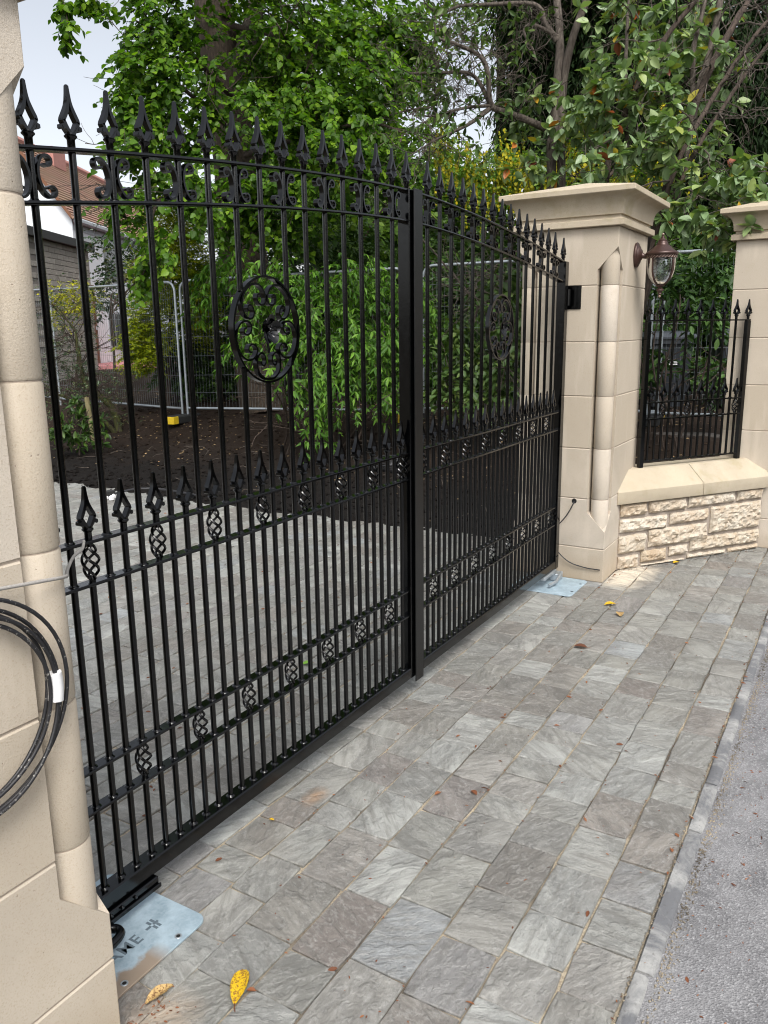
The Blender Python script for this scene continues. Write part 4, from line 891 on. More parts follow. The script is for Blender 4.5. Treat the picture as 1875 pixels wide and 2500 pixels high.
    z = H - 0.08; row = 0; cnt = 0
    while z > -0.25:
        x = -0.004 - (0.15 if row % 2 else 0.30); first = 0.15 if row % 2 else 0.30
        link_copy('brick', brick(first-0.012), bx, (-0.006-first/2, 0, z)); x = -0.004-first
        while x > -2.85:
            if cnt < 285: link_copy('brick', brick(0.288), bx, (x-0.15, 0, z)); cnt += 1
            x -= 0.30
        z -= 0.116; row += 1
    m = MB()
    z = H-0.08; row = 0
    while z > -0.25:
        x = -3.0 - (0.15 if row % 2 else 0.0)
        while x > -5.1: m.box(x-0.288, x, 0.0, 0.05, z-0.052, z+0.052); x -= 0.30
        z -= 0.116; row += 1
    o = m.build('brick_field', 'grey_brick', bx); o['kind'] = 'stuff'
    pt = MB().box(-0.8, 14, -2.6, -0.02, -0.6, 0.0).build('paved_yard', 'pink_paving'); pt.location = (P.x, P.y, 0.92); pt.rotation_euler = (0, 0, rz); struct(pt)
house()

# ------------------------------------------------------------------ plants
B_LIME = [(10.1,7.9,6.5,1.0,0.8),(8.75,5.27,5.5,0.95,0.73),(8.58,4.26,4.79,0.64,0.64),(7.95,5.13,4.39,0.8,0.59),(7.86,4.07,3.9,0.56,0.46),(7.41,6.53,5.5,0.64,0.59),(6.32,5.98,4.67,0.41,0.39),(7.0,6.5,4.45,0.5,0.5),(7.55,5.5,3.65,0.35,0.25),(6.13,5.99,3.97,0.34,0.29),(6.37,5.3,3.3,0.34,0.34),(7.93,5.72,3.38,0.5,0.34),(7.95,4.77,3.55,0.59,0.37),(6.19,5.69,3.49,0.29,0.29),(5.75,5.67,3.12,0.21,0.26),(5.81,5.38,2.71,0.21,0.3),(5.9,5.7,2.41,0.17,0.24),(8.52,3.87,3.7,0.43,0.37),(6.5,5.9,5.3,0.2,0.28),(9.43,4.11,5.42,0.5,0.61),(8.75,5.9,6.92,1.68,0.78),(7.09,6.41,6.31,0.81,0.51)]
B_LIME +=  [(6.46,6.12,5.04,0.24,0.44),(6.82,6.0,4.79,0.35,0.45),(6.12,6.0,4.41,0.2,0.29),(6.45,5.94,4.16,0.37,0.34),(5.86,5.8,3.85,0.19,0.19),(7.04,5.94,4.13,0.34,0.36),(5.52,5.7,3.25,0.16,0.18),(7.43,5.91,4.63,0.24,0.58),(6.45,5.48,3.55,0.29,0.29),(7.57,5.27,3.7,0.42,0.37),(7.41,5.72,3.22,0.38,0.32),(7.92,5.17,3.02,0.38,0.27),(8.54,4.88,4.67,0.49,0.49),(8.5,5.94,5.13,0.45,0.57),(9.26,4.46,5.59,0.5,0.5)]
B_HANG = [(3.73,4.14,4.25,0.07,0.1),(3.63,4.01,4.02,0.05,0.13),(3.87,3.91,4.26,0.08,0.08),(3.82,4.02,4.31,0.13,0.05)]
B_BACK = [(14.51,9.43,5.07,1.83,1.1),(15.2,8.6,5.6,1.1,1.2),(14.79,6.69,4.43,1.38,0.86),(13.09,7.26,3.81,1.62,0.73),(16.65,6.22,5.91,1.01,0.82),(14.94,11.34,6.5,1.16,1.54),(17.43,10.14,8.7,1.32,1.62),(18.95,7.84,9.26,1.32,0.81),(18.58,5.96,8.11,0.96,1.35),(16.5,11.48,8.23,1.22,1.52)]
B_YEW = [(17.32,3.73,7.33,0.95,2.07),(17.49,5.12,6.61,0.82,1.37),(16.65,2.35,6.19,1.06,2.11),(16.13,1.03,5.74,1.22,2.44),(16.63,3.95,5.23,1.04,0.78),(15.27,6.74,6.36,0.35,0.52),(17.79,3.78,9.26,2.59,1.04),(17.2,5.89,7.24,0.46,1.1)]
B_HEDGE = [(10.23,8.28,2.06,1.18,1.1),(11.19,7.12,3.05,1.62,0.81),(11.05,5.84,1.88,1.42,1.21),(11.49,4.33,2.39,1.23,1.1),(10.78,3.98,1.2,1.32,0.79),(11.8,2.95,2.73,0.79,1.19),(10.88,2.91,1.39,0.95,0.95),(12.26,0.99,2.29,1.02,1.02),(12.52,0.65,1.16,1.04,0.78),(12.34,-0.03,2.55,0.73,1.22),(8.84,8.35,1.44,0.41,0.48),(12.93,2.3,3.29,1.1,0.62),(9.5,8.08,1.08,0.85,0.5)]
B_LABURNUM = [(11.02,3.91,4.19,0.44,0.38),(11.35,3.37,4.24,0.51,0.51),(11.98,2.48,4.6,0.44,0.57),(12.19,1.88,4.03,0.51,0.32),(11.61,2.86,4.05,0.38,0.32),(10.58,5.88,4.76,0.2,0.3),(12.73,1.3,4.77,0.44,0.38),(11.34,4.57,4.68,0.33,0.4),(11.91,1.38,4.11,0.37,0.3)]
B_PRIVET = [(8.82,8.05,3.43,0.52,0.59),(8.24,8.0,2.46,0.42,0.51),(8.08,7.99,1.84,0.38,0.58),(8.79,7.82,2.79,0.39,0.59),(7.94,8.06,1.46,0.35,0.38),(8.78,7.7,2.03,0.33,0.66)]
B_FORSY = [(7.78,9.51,2.34,0.36,0.23),(7.67,9.57,2.05,0.26,0.33),(7.87,9.3,2.18,0.26,0.33)]
B_HOLLY = [(9.32,10.33,3.24,0.29,0.44),(9.28,10.1,2.59,0.37,0.52),(8.92,10.15,2.22,0.33,0.36),(9.58,10.05,3.17,0.3,0.37)]
B_MAPLE = [(6.73,5.16,2.53,0.28,0.25),(6.94,4.52,2.32,0.55,0.35),(7.16,3.71,2.25,0.54,0.39),(6.79,4.13,1.78,0.63,0.49),(6.95,3.37,1.58,0.53,0.53),(6.63,3.74,1.17,0.48,0.38),(7.41,3.19,2.0,0.29,0.54),(6.65,4.76,1.79,0.25,0.35),(7.54,2.93,1.9,0.19,0.49),(6.34,3.66,0.82,0.19,0.19),(6.65,5.38,2.29,0.2,0.3),(6.98,3.12,1.11,0.29,0.29)]
B_IVY = [(7.56,2.5,1.47,0.29,0.39),(7.53,2.07,1.29,0.38,0.38),(7.69,1.79,1.7,0.21,0.47),(7.15,2.4,1.02,0.37,0.19),(7.9,2.04,2.17,0.24,0.29),(7.24,2.03,0.98,0.37,0.14)]
B_PILE = [(7.86,2.54,2.23,0.34,0.22),(7.93,2.2,2.17,0.34,0.24)]
B_RHODO = [(6.93,0.76,3.76,0.37,0.41),(6.84,0.32,3.78,0.41,0.41),(6.5,0.42,3.15,0.51,0.2),(6.47,-0.11,3.22,0.39,0.39),(6.27,-0.37,2.74,0.37,0.24),(6.23,-0.62,2.93,0.26,0.36),(6.43,-0.04,2.75,0.21,0.18),(5.92,-0.73,2.42,0.14,0.08),(6.99,1.29,3.36,0.24,0.24),(7.37,-0.06,4.01,0.53,0.38),(7.24,1.49,3.85,0.21,0.25),(7.82,0.45,4.61,0.73,0.32)]
B_RHODO += [(5.60,-0.86,2.44,0.16,0.12),(5.75,-0.66,2.48,0.2,0.16),(5.9,-0.42,2.5,0.2,0.16),(5.95,-0.88,2.72,0.2,0.2)]
B_LAUREL = [(8.3,0.35,1.3,0.25,0.3),(8.35,-0.35,1.25,0.25,0.3),(8.09,0.15,2.23,0.39,0.26),(8.08,-0.16,1.92,0.3,0.35),(8.13,-0.29,2.29,0.21,0.3)]
B_SMALLR = [(5.16,6.4,0.72,0.19,0.24),(4.93,6.29,0.51,0.17,0.19),(4.99,6.01,0.56,0.17,0.19)]
P_trunkL = [(8.69,6.36,0.44),(8.88,6.61,1.75),(9.16,6.97,3.63),(9.37,7.3,5.19),(9.6,7.66,6.42),(10.0,8.15,8.16)]
P_trunkL2 = [(9.45,7.3,5.5),(9.58,7.09,5.97),(9.9,7.1,6.75),(10.31,7.26,7.78)]
P_trunkR = [(6.74,1.02,0.88),(7.2,1.25,3.15),(7.31,1.28,3.64),(7.43,1.29,4.13),(7.51,1.31,4.49),(7.68,1.41,4.9),(7.86,1.54,5.44)]
P_trunkR2 = [(7.25,1.16,3.15),(7.41,1.24,3.92),(7.45,1.19,4.42),(7.49,1.07,4.78),(7.64,0.99,5.17)]
P_br1 = [(7.28,1.34,3.66),(7.1,1.47,3.72),(6.91,1.62,3.78),(6.74,1.72,3.82),(6.68,1.74,4.09),(6.68,1.81,4.25),(6.47,1.99,4.35),(6.4,2.13,4.41),(6.43,2.19,4.64)]
P_br2 = [(6.73,1.73,3.83),(6.72,1.85,4.05),(6.68,1.96,4.14),(6.55,2.16,4.14),(6.45,2.34,4.14),(6.39,2.44,4.14)]
P_br3 = [(6.73,1.72,3.82),(6.63,1.89,3.81),(6.54,2.02,3.78),(6.49,2.29,3.75),(6.42,2.46,3.84)]
P_br4 = [(6.72,1.73,3.79),(6.6,1.87,3.66),(6.5,2.0,3.58),(6.38,2.17,3.49),(6.23,2.36,3.35)]
P_br5 = [(7.5,1.34,4.53),(7.48,1.47,4.72),(7.46,1.58,4.9),(7.19,2.02,4.9),(6.96,2.19,4.85),(6.85,2.34,4.76)]
P_br6 = [(7.52,1.33,4.57),(7.3,1.53,4.66),(7.14,1.56,4.55),(7.15,1.47,4.39),(7.15,1.42,4.27)]
P_s1 = [(6.64,0.53,3.0),(6.82,0.45,3.55),(7.0,0.33,3.95),(7.22,0.15,4.35),(7.38,-0.02,4.61),(7.48,-0.09,4.83)]
P_s2 = [(6.71,-0.08,2.82),(7.08,-0.13,3.66),(7.23,-0.19,4.1),(7.5,-0.21,4.6),(7.58,-0.23,4.9)]
P_s3 = [(6.44,-0.04,2.79),(6.93,-0.22,3.78),(7.16,-0.39,4.27),(7.39,-0.47,4.52),(7.49,-0.54,4.73)]
P_s4 = [(6.28,-0.13,2.89),(6.6,-0.36,3.56),(6.82,-0.55,3.96),(6.96,-0.69,4.19),(7.15,-0.89,4.46)]
P_s5 = [(6.31,-0.2,2.86),(6.67,-0.48,3.56),(6.92,-0.71,3.99),(7.13,-0.94,4.29)]
P_s6 = [(6.85,0.4,3.06),(6.97,0.48,3.73),(7.11,0.53,4.36),(7.33,0.58,4.84)]
P_s7 = [(6.95,-0.13,3.64),(7.05,-0.09,4.1),(7.17,-0.13,4.46),(7.25,-0.14,4.74)]
P_lb1 = [(9.0,6.52,4.72),(8.54,5.53,5.28),(8.42,5.01,5.89)]
P_lb2 = [(8.84,6.58,4.25),(8.34,5.02,4.25),(8.21,4.04,4.25),(8.25,3.47,4.04)]
P_lb3 = [(8.84,6.71,4.55),(7.59,6.54,4.86),(6.75,6.35,4.88)]
P_lb4 = [(8.91,6.82,5.08),(7.68,6.65,5.45),(6.63,6.38,5.4)]
P_lb5 = [(9.44,7.28,6.3),(8.86,5.07,5.44),(8.73,4.03,4.84)]
P_lb6 = [(8.94,6.78,3.71),(6.74,5.71,3.38),(6.02,5.62,3.15),(5.86,5.59,2.5)]
P_hang = [(3.76,4.43,4.55),(3.73,4.18,4.35),(3.68,4.07,4.14),(3.61,3.98,3.88)]
P_mossy = [(7.22,7.93,0.24),(7.23,8.06,0.57),(7.08,8.21,0.82),(7.03,8.39,1.0),(7.01,8.44,1.49),(7.03,8.52,1.79),(6.94,8.81,2.09)]
P_mossy2 = [(7.21,7.98,0.3),(7.03,8.15,0.49),(6.77,8.52,0.78),(6.68,8.68,0.81)]
P_stake = [(6.59,7.74,0.14),(6.66,7.91,0.77)]
SHAPES = {  # half outline (across, along), fold, tip curl
    'heart': ([(0.30, 0.10), (0.42, 0.38), (0.20, 0.78)], 0.25, -0.10),
    'oval': ([(0.13, 0.16), (0.215, 0.48), (0.13, 0.82)], 0.30, -0.10),
    'broad': ([(0.20, 0.14), (0.30, 0.45), (0.17, 0.80)], 0.30, -0.12),
    'lance': ([(0.11, 0.20), (0.165, 0.42), (0.07, 0.78)], 0.35, -0.16),
    'needle': ([(0.05, 0.2), (0.07, 0.5), (0.04, 0.85)], 0.2, -0.1),
    'petal': ([(0.35, 0.15), (0.5, 0.5), (0.35, 0.85)], 0.2, 0.1)}
def unit(a): return a/np.maximum(np.linalg.norm(a, axis=-1, keepdims=True), 1e-9)
def leaf_arrays(P, D, N, Ln, shape):
    half, fold, curl = SHAPES[shape]; n = len(P)
    loc = [(0, 0, 0)] + [(w, a, fold*w + curl*a*a) for w, a in half] + [(0, 1, curl)] + [(-w, a, fold*w + curl*a*a) for w, a in half[::-1]]
    loc = np.array(loc); D = unit(D); S = unit(np.cross(D, N)); N2 = np.cross(S, D)
    V = P[:, None, :] + Ln[:, None, None]*(loc[None, :, 0:1]*S[:, None, :] + loc[None, :, 1:2]*D[:, None, :] + loc[None, :, 2:3]*N2[:, None, :])
    k = len(loc); h = len(half)
    # two strips either side of the midrib
    fr = list(range(0, h+2)); fl = [0] + list(range(h+1, 2*h+2))
    return V.reshape(-1, 3), k, [fr, fl]
def leaf_mesh(name, P, D, N, Ln, shape):
    V, k, tmpl = leaf_arrays(P, D, N, Ln, shape); n = len(P)
    me = bpy.data.meshes.new(name); me.vertices.add(len(V)); me.vertices.foreach_set('co', V.astype(np.float32).ravel())
    loops = []; sizes = []
    base = (np.arange(n)*k)[:, None]
    idx = np.concatenate([base + np.array(t)[None, :] for t in tmpl], axis=1); m = [len(t) for t in tmpl]
    me.loops.add(idx.size); me.loops.foreach_set('vertex_index', idx.ravel().astype(np.int32))
    tot = np.tile(np.array(m, dtype=np.int32), n); st = np.concatenate([[0], np.cumsum(tot)[:-1]]).astype(np.int32)
    me.polygons.add(len(tot)); me.polygons.foreach_set('loop_start', st); me.polygons.foreach_set('loop_total', tot)
    me.update(calc_edges=True); return me
def sample_blobs(blobs, per_m2, rng, shell=2.0):
    out = []
    for (x, y, z, rh, rv) in blobs:
        n = max(2, int(per_m2*PI*rh*rv)); d = unit(rng.normal(size=(n, 3))); r = rng.random(n)**(1/shell)
        out.append(np.array([x, y, z]) + d*r[:, None]*np.array([rh, rh, rv]))
    return np.concatenate(out)
def grow(blobs, per_m2, rng, L=0.3, m=10, leaf=0.09, droop=0.5, center=None, spread=0.8, up=0.9, jit=0.35, whorl=False, shell=2.0):
    """sprays of leaves on short twigs; returns leaf arrays and the twig lines"""
    O = sample_blobs(blobs, per_m2, rng, shell); n = len(O)
    d = rng.normal(size=(n, 3)); d[:, 2] *= 0.5
    if center is not None: d = d*0.7 + unit(O - np.array(center))*np.array([1, 1, 0.4])*1.2
    d = unit(d); d[:, 2] -= droop; d = unit(d); Ls = L*rng.uniform(0.6, 1.3, n)
    t = (np.arange(m)+0.6)/m
    P = O[:, None, :] + d[:, None, :]*(Ls[:, None, None]*t[None, :, None]); P[:, :, 2] -= droop*0.5*Ls[:, None]*t[None, :]**2
    if whorl: P = O[:, None, :] + d[:, None, :]*(Ls[:, None, None]*(0.8+0.2*t[None, :, None]))
    s = unit(np.cross(d, np.array([0, 0, 1.0]))); b = np.cross(s, d)
    if whorl: ang = (np.arange(m)*2.4)[None, :] + rng.uniform(0, 6, n)[:, None]
    else: ang = (np.arange(m) % 2)[None, :]*PI + rng.normal(size=(n, m))*0.4
    D = d[:, None, :]*0.55 + spread*(np.cos(ang)[:, :, None]*s[:, None, :] + np.sin(ang)[:, :, None]*b[:, None, :]*(1.0 if whorl else 0.5)) + rng.normal(size=(n, m, 3))*jit*0.6
    D[:, :, 2] -= droop*0.6
    N = np.array([0, 0, up])[None, None, :] + rng.normal(size=(n, m, 3))*jit + (unit(O-np.array(center))[:, None, :]*0.35 if center is not None else 0)
    Ln = leaf*rng.uniform(0.6, 1.25, (n, m))
    tw = [(O[i], O[i]+d[i]*Ls[i]*0.5 - np.array([0, 0, droop*0.12*Ls[i]]), O[i]+d[i]*Ls[i]*1.0 - np.array([0, 0, droop*0.5*Ls[i]])) for i in range(n)]
    return P.reshape(-1, 3), D.reshape(-1, 3), N.reshape(-1, 3), Ln.reshape(-1), tw, O
def crown(root, arr, shape, mat, name='crown'):
    P, D, N, Ln = arr[:4]; me = leaf_mesh(name, P, D, N, Ln, shape); o = finish(name, me, mat, root); o['kind'] = 'stuff'; return o
def twigs(root, lines, r, mat, name='twigs', n=3):
    m = MB()
    for l in lines: m.tube([tuple(p) for p in l], [r, r*0.8, r*0.45][:len(l)] if len(l) <= 3 else list(np.linspace(r, r*0.4, len(l))), n, False)
    o = m.build(name, mat, root); o['kind'] = 'stuff'; return o
def limb(root, pts, r0, r1, mat, name='limb', n=12, wob=0.15, k=5):
    c = catmull(pts, k); N = len(c); rad = [r0 + (r1-r0)*(i/(N-1)) for i in range(N)]; m = MB(); m.tube(c, rad, n)
    m.v = [tuple(Vector(v)*(1) + Vector((mnoise.noise(Vector(v)*2.2/max(r0, .02)*.12), mnoise.noise(Vector(v)*2.2/max(r0, .02)*.12+Vector((9, 0, 0))), 0))*wob*r0) for v in m.v]
    return m.build(name, mat, root, smooth=70)
def plant(name, x, y, label, cat, group=None, z=None):
    o = empty(name, (x, y, 0), label, cat, group); o.location = (0, 0, 0); return o
def ramify(rng, start, d, length, r, depth, out, bend=0.5, forks=(2, 3), shrink=0.68, grav=0.0):
    """crooked bare branch, forking"""
    n = 5; p = Vector(start); d = Vector(d).normalized(); pts = [p.copy()]
    for i in range(n):
        d = (d + Vector(rng.normal(size=3))*bend*0.35 + Vector((0, 0, grav))).normalized(); p = p + d*length/n; pts.append(p.copy())
    out.append((pts, r, r*0.6))
    if depth > 0:
        for _ in range(rng.integers(forks[0], forks[1]+1)):
            i = rng.integers(2, n+1); nd = (d + Vector(rng.normal(size=3))*0.75).normalized(); ramify(rng, pts[i], nd, length*shrink*rng.uniform(.7, 1.2), r*0.58, depth-1, out, bend, forks, shrink, grav)
def branch_mesh(root, segs, mat, name, n=5):
    m = MB()
    for pts, r0, r1 in segs: m.tube(pts, list(np.linspace(r0, r1, len(pts))), n if r0 > 0.006 else 3, False)
    o = m.build(name, mat, root, smooth=70); o['kind'] = 'stuff'; return o
def plants():
    R = np.random.default_rng
    # -- large lime tree
    t = plant('lime_tree', 8.8, 6.4, 'large lime tree with bright green heart-shaped leaves behind the near gate leaf', 'tree')
    base = list(P_trunkL); base[0] = (8.62, 6.28, hgt(8.62)-0.1)
    limb(t, base, 0.36, 0.27, 'lime_bark', 'trunk', 20, 0.35); limb(t, P_trunkL2, 0.17, 0.10, 'pale_bark', 'limb'); limb(t, [(10.0, 8.15, 8.1), (10.2, 8.3, 10.0)], 0.26, 0.12, 'lime_bark', 'limb')
    for p in (P_lb1, P_lb2, P_lb3, P_lb4, P_lb5, P_lb6): limb(t, p, 0.045, 0.010, 'dark_bark', 'limb', 7)
    rg = R(1); a = grow(B_LIME, 112, rg, 0.34, 11, 0.086, 0.55, (9.2, 7.0, 4.5), jit=0.45); b = grow([(9.6, 7.6, 9.0, 3.4, 1.7), (8.6, 5.6, 8.6, 2.4, 1.2), (10.8, 5.6, 8.0, 2.2, 1.4)], 9, rg, 0.5, 10, 0.12, 0.5, (9.6, 7.4, 7.5), jit=0.45)
    crown(t, [np.concatenate([a[i], b[i]]) for i in range(4)], 'heart', 'lime_leaf'); twigs(t, a[4] + b[4], 0.0035, 'dark_bark')
    segs = []; rg = R(2)
    for p in (P_lb1, P_lb2, P_lb3, P_lb4, P_lb5, P_lb6):
        c = catmull(p, 6)
        for i in range(5, len(c), 2): ramify(rg, c[i], rg.normal(size=3)*0.7 + np.array([-0.3, -0.3, -0.1]), 0.75, 0.012, 2, segs, 0.4)
    branch_mesh(t, segs, 'dark_bark', 'branches')
    # -- spray of the neighbouring lime hanging in from above
    t = plant('lime_branch', 3.7, 4.1, 'lime branch hanging down against the pale sky at top left', 'branch')
    limb(t, [(3.2, 5.2, 5.3), (3.55, 4.7, 4.9)] + list(P_hang), 0.012, 0.003, 'dark_bark', 'limb', 6); limb(t, [(3.73, 4.18, 4.35), (3.85, 3.98, 4.34), (3.9, 3.88, 4.22)], 0.006, 0.002, 'dark_bark', 'limb', 5)
    a = grow(B_HANG, 900, R(3), 0.10, 5, 0.062, 0.7, None, jit=0.5); crown(t, a, 'heart', 'lime_leaf'); twigs(t, a[4], 0.0015, 'dark_bark')
    # -- trees beyond
    def back_tree(blobs, label, seed, mat, leaf, per, shape, name, tr, trunk_r=0.2, **kw):
        t = plant(name, tr[0], tr[1], label, 'tree', 'trees beyond the fence'); zs = max(b[2] for b in blobs)
        limb(t, [(tr[0], tr[1], hgt(tr[0])-0.1), (tr[0]+0.1, tr[1], zs*0.5), (tr[0]+0.15, tr[1]+0.1, zs)], trunk_r, trunk_r*0.4, 'dark_bark', 'trunk')
        c = (tr[0], tr[1], zs*0.7); a = grow(blobs, per, R(seed), leaf=leaf, center=c, **kw); crown(t, a, shape, mat); twigs(t, a[4][::3], 0.006, 'dark_bark')
    back_tree(B_BACK[:4], 'leafy mid-green tree just right of the lime trunk', 10, 'back_leaf', 0.13, 110, 'heart', 'broadleaf_tree', (14.6, 7.9), L=0.6, m=10, droop=0.4)
    back_tree([B_BACK[5], B_BACK[9], B_BACK[6]], 'tall leafy tree showing sky through its top behind the lime', 11, 'back_leaf', 0.13, 48, 'heart', 'broadleaf_tree', (16.5, 10.8), L=0.6, m=10, droop=0.4)
    back_tree([B_BACK[8], (18.9, 5.2, 6.2, 1.0, 1.2), (16.65, 6.3, 5.2, 1.0, 0.55), (16.2, 7.2, 5.0, 0.9, 0.5), (18.95, 7.84, 9.4, 1.2, 0.7), (17.6, 8.6, 7.6, 0.8, 1.0), (16.4, 7.3, 6.0, 0.8, 0.5), (17.6, 5.6, 6.9, 0.5, 1.1)], 'loose pale green tree behind the crooked bare branches', 12, 'back_leaf', 0.13, 34, 'heart', 'broadleaf_tree', (18.0, 6.4), L=0.6, m=10, droop=0.4)
    back_tree([B_YEW[0], B_YEW[1], B_YEW[4], (17.4, 5.0, 8.3, 0.9, 1.0)], 'near-black conifer filling the top above the tall pier', 13, 'yew_leaf', 0.15, 210, 'lance', 'conifer_tree', (17.3, 4.2), 0.3, L=0.7, m=16, droop=1.0)
    back_tree([B_YEW[2], B_YEW[3], B_YEW[6]], 'near-black conifer behind the stems at the right edge', 14, 'yew_leaf', 0.15, 210, 'lance', 'conifer_tree', (16.5, 1.7), 0.3, L=0.7, m=16, droop=1.0)
    # far wood behind everything
    rg = R(16); bl = [(26+rg.uniform(-2, 3), y+rg.uniform(-1, 1), rg.uniform(1.5, 5.5), rg.uniform(1.8, 2.6), rg.uniform(1.2, 2.0)) for y in np.linspace(-12, 17, 26)] + [(24+rg.uniform(-2, 3), y, 2.2, 2.2, 1.7) for y in np.linspace(-12, 16, 16)]
    a = grow(bl, 26, rg, L=0.9, m=9, leaf=0.26, droop=0.4); o = crown(None, a, 'heart', 'hedge_leaf', 'woodland'); tag(o, 'dark mass of distant woodland behind the garden', 'woodland')
    t = plant('added_hedge', 1, -8.5, 'unseen hedge added across the road for dark reflections in the gate', 'hedge'); rg = R(17)  # added hedge, out of view, so the gate paint mirrors something dark
    bl = [(x, -9.2+rg.uniform(-.3, .3), z, 1.1, 0.8) for x in np.linspace(-14, 16, 26) for z in (0.7, 2.0, 3.2)]
    a = grow(bl, 26, rg, L=0.5, m=8, leaf=0.20, droop=0.2); crown(t, a, 'oval', 'hedge_leaf', 'foliage')
    # -- hedge of dark evergreens behind the fence
    names = ['dark evergreen shrub left of the lime trunk behind the fence', 'tall dark evergreen mass behind the bright shrub', 'dark evergreen shrub low behind the bright shrub', 'dark evergreen behind the meeting stiles', 'low dark evergreen behind the far gate leaf', 'dark evergreen shrub left of the tall pier', 'low dark evergreen at the foot of the far pier', 'dark evergreen shrub seen above the wall railing', 'low dark evergreen behind the wheelie bins', 'dark evergreen shrub at the right edge behind the pier', 'small dark evergreen behind the golden shrub', 'dark evergreen crown just above the tall pier cap', 'low spreading dark evergreen by the lime trunk']
    for i, (b, nm) in enumerate(zip(B_HEDGE, names)):
        t = plant('evergreen_shrub', b[0], b[1], nm, 'shrub', 'evergreen shrubs behind the fence')
        a = grow([b, (b[0], b[1], max(hgt(b[0])+0.25, b[2]-b[4]*0.8), b[3]*0.8, b[4]*0.5)], 170, R(30+i), L=0.35, m=9, leaf=0.11, droop=0.3, center=(b[0], b[1], b[2]-0.5), jit=0.5)
        crown(t, a, 'oval', 'hedge_leaf', 'foliage'); segs = []; ramify(R(60+i), (b[0], b[1], hgt(b[0])-0.05), (0.05, 0, 1), max(0.6, b[2]-hgt(b[0])), 0.04, 2, segs, 0.3); branch_mesh(t, segs, 'dark_bark', 'stems')
    # -- laburnum
    t = plant('laburnum_tree', 11.6, 2.9, 'laburnum with hanging yellow flowers left and right of the pale trunk', 'tree')
    limb(t, [(11.6, 2.9, 0.6), (11.5, 3.0, 2.4), (11.45, 3.2, 4.2)], 0.07, 0.03, 'dark_bark', 'trunk'); limb(t, [(11.5, 3.0, 2.4), (11.9, 2.3, 3.6), (12.2, 1.7, 4.4)], 0.05, 0.02, 'dark_bark', 'limb')
    a = grow(B_LABURNUM, 62, R(80), L=0.30, m=24, leaf=0.046, droop=3.0, spread=0.9, jit=0.7); crown(t, a, 'petal', 'laburnum_flower', 'flowers')
    a = grow(B_LABURNUM, 80, R(81), L=0.3, m=8, leaf=0.085, droop=0.5); crown(t, a, 'oval', 'back_leaf', 'crown')
    # -- golden shrubs
    t = plant('golden_shrub', 8.4, 8.0, 'yellow-green small-leaved shrub behind the fence left of the lime trunk', 'shrub')
    a = grow(B_PRIVET, 800, R(82), L=0.22, m=12, leaf=0.050, droop=0.2, center=(8.4, 8.0, 1.5)); crown(t, a, 'oval', 'privet_leaf', 'foliage'); twigs(t, a[4][::4], 0.003, 'dark_bark'); limb(t, [(8.3, 8.0, 0.4), (8.4, 7.95, 1.6), (8.7, 7.95, 3.2)], 0.05, 0.015, 'dark_bark', 'stem')
    t = plant('yellow_shrub', 7.8, 9.5, 'yellow shrub against the grey brick block', 'shrub')
    a = grow(B_FORSY, 200, R(83), L=0.2, m=9, leaf=0.055, droop=0.1); crown(t, a, 'oval', 'forsythia_leaf', 'foliage'); segs = []; ramify(R(84), (7.78, 9.45, 0.35), (0, 0, 1), 1.4, 0.02, 3, segs, 0.4); branch_mesh(t, segs, 'dark_bark', 'stems')
    t = plant('holly_bush', 9.2, 10.2, 'dark glossy-leaved bush in front of the white house wall', 'shrub')
    a = grow(B_HOLLY, 110, R(85), L=0.25, m=8, leaf=0.075, droop=0.2); crown(t, a, 'broad', 'holly_leaf', 'foliage'); segs = []; ramify(R(86), (9.2, 10.15, 0.5), (0.03, 0, 1), 1.9, 0.03, 3, segs, 0.35); branch_mesh(t, segs, 'dark_bark', 'stems')
    # -- bright green leafy shrub in front of the fence
    t = plant('leafy_shrub', 6.9, 4.0, 'bright green leafy shrub in front of the fence behind the centre of the gate', 'shrub')
    rg = R(87); a = grow(B_MAPLE, 105, rg, L=0.34, m=5, leaf=0.115, droop=0.8, center=(6.95, 4.0, 1.4), jit=0.4)
    # each leaf is three pointed leaflets
    P, D, N, Ln = a[:4]; D = unit(D); S = unit(np.cross(D, N)); P3 = np.concatenate([P, P, P]); D3 = np.concatenate([D, D*0.45+S*0.9, D*0.45-S*0.9]); D3[:, 2] -= 0.25; L3 = np.concatenate([Ln, Ln*0.82, Ln*0.82]); N3 = np.concatenate([N, N, N])
    order = np.argsort(((P-np.array([-1.2, -1.7, 1.7]))**2).sum(1)); big = order[::max(1, len(order)//700)][:260]
    crown(t, (P3, D3, N3, L3), 'lance', 'maple_leaf', 'foliage'); twigs(t, a[4], 0.0028, 'dark_bark')
    segs = []
    for k in range(7): ramify(R(90+k), (6.75+0.12*k % .5, 3.5+0.2*k, hgt(6.8)-0.03), (rg.normal()*0.3, rg.normal()*0.5, 1), 1.0, 0.016, 2, segs, 0.35)
    branch_mesh(t, segs, 'dark_bark', 'stems')
    # -- ivy-like growth and dead twigs behind the far leaf
    t = plant('climbing_shrub', 7.5, 2.2, 'sparse dull green climber on the fence behind the far gate leaf', 'shrub')
    a = grow(B_IVY, 120, R(100), L=0.3, m=7, leaf=0.10, droop=0.5); crown(t, a, 'broad', 'ivy_leaf', 'foliage'); segs = []
    for k in range(6): ramify(R(101+k), (7.3+0.1*k, 1.7+0.2*k, hgt(7.5)-0.05), (0, 0, 1), 1.0, 0.012, 3, segs, 0.5)
    branch_mesh(t, segs, 'pale_bark', 'stems')
    t = plant('dead_brushwood', 7.9, 2.4, 'tangle of dead brown twigs caught on top of the mesh fence', 'brushwood'); segs = []; rg = R(110)
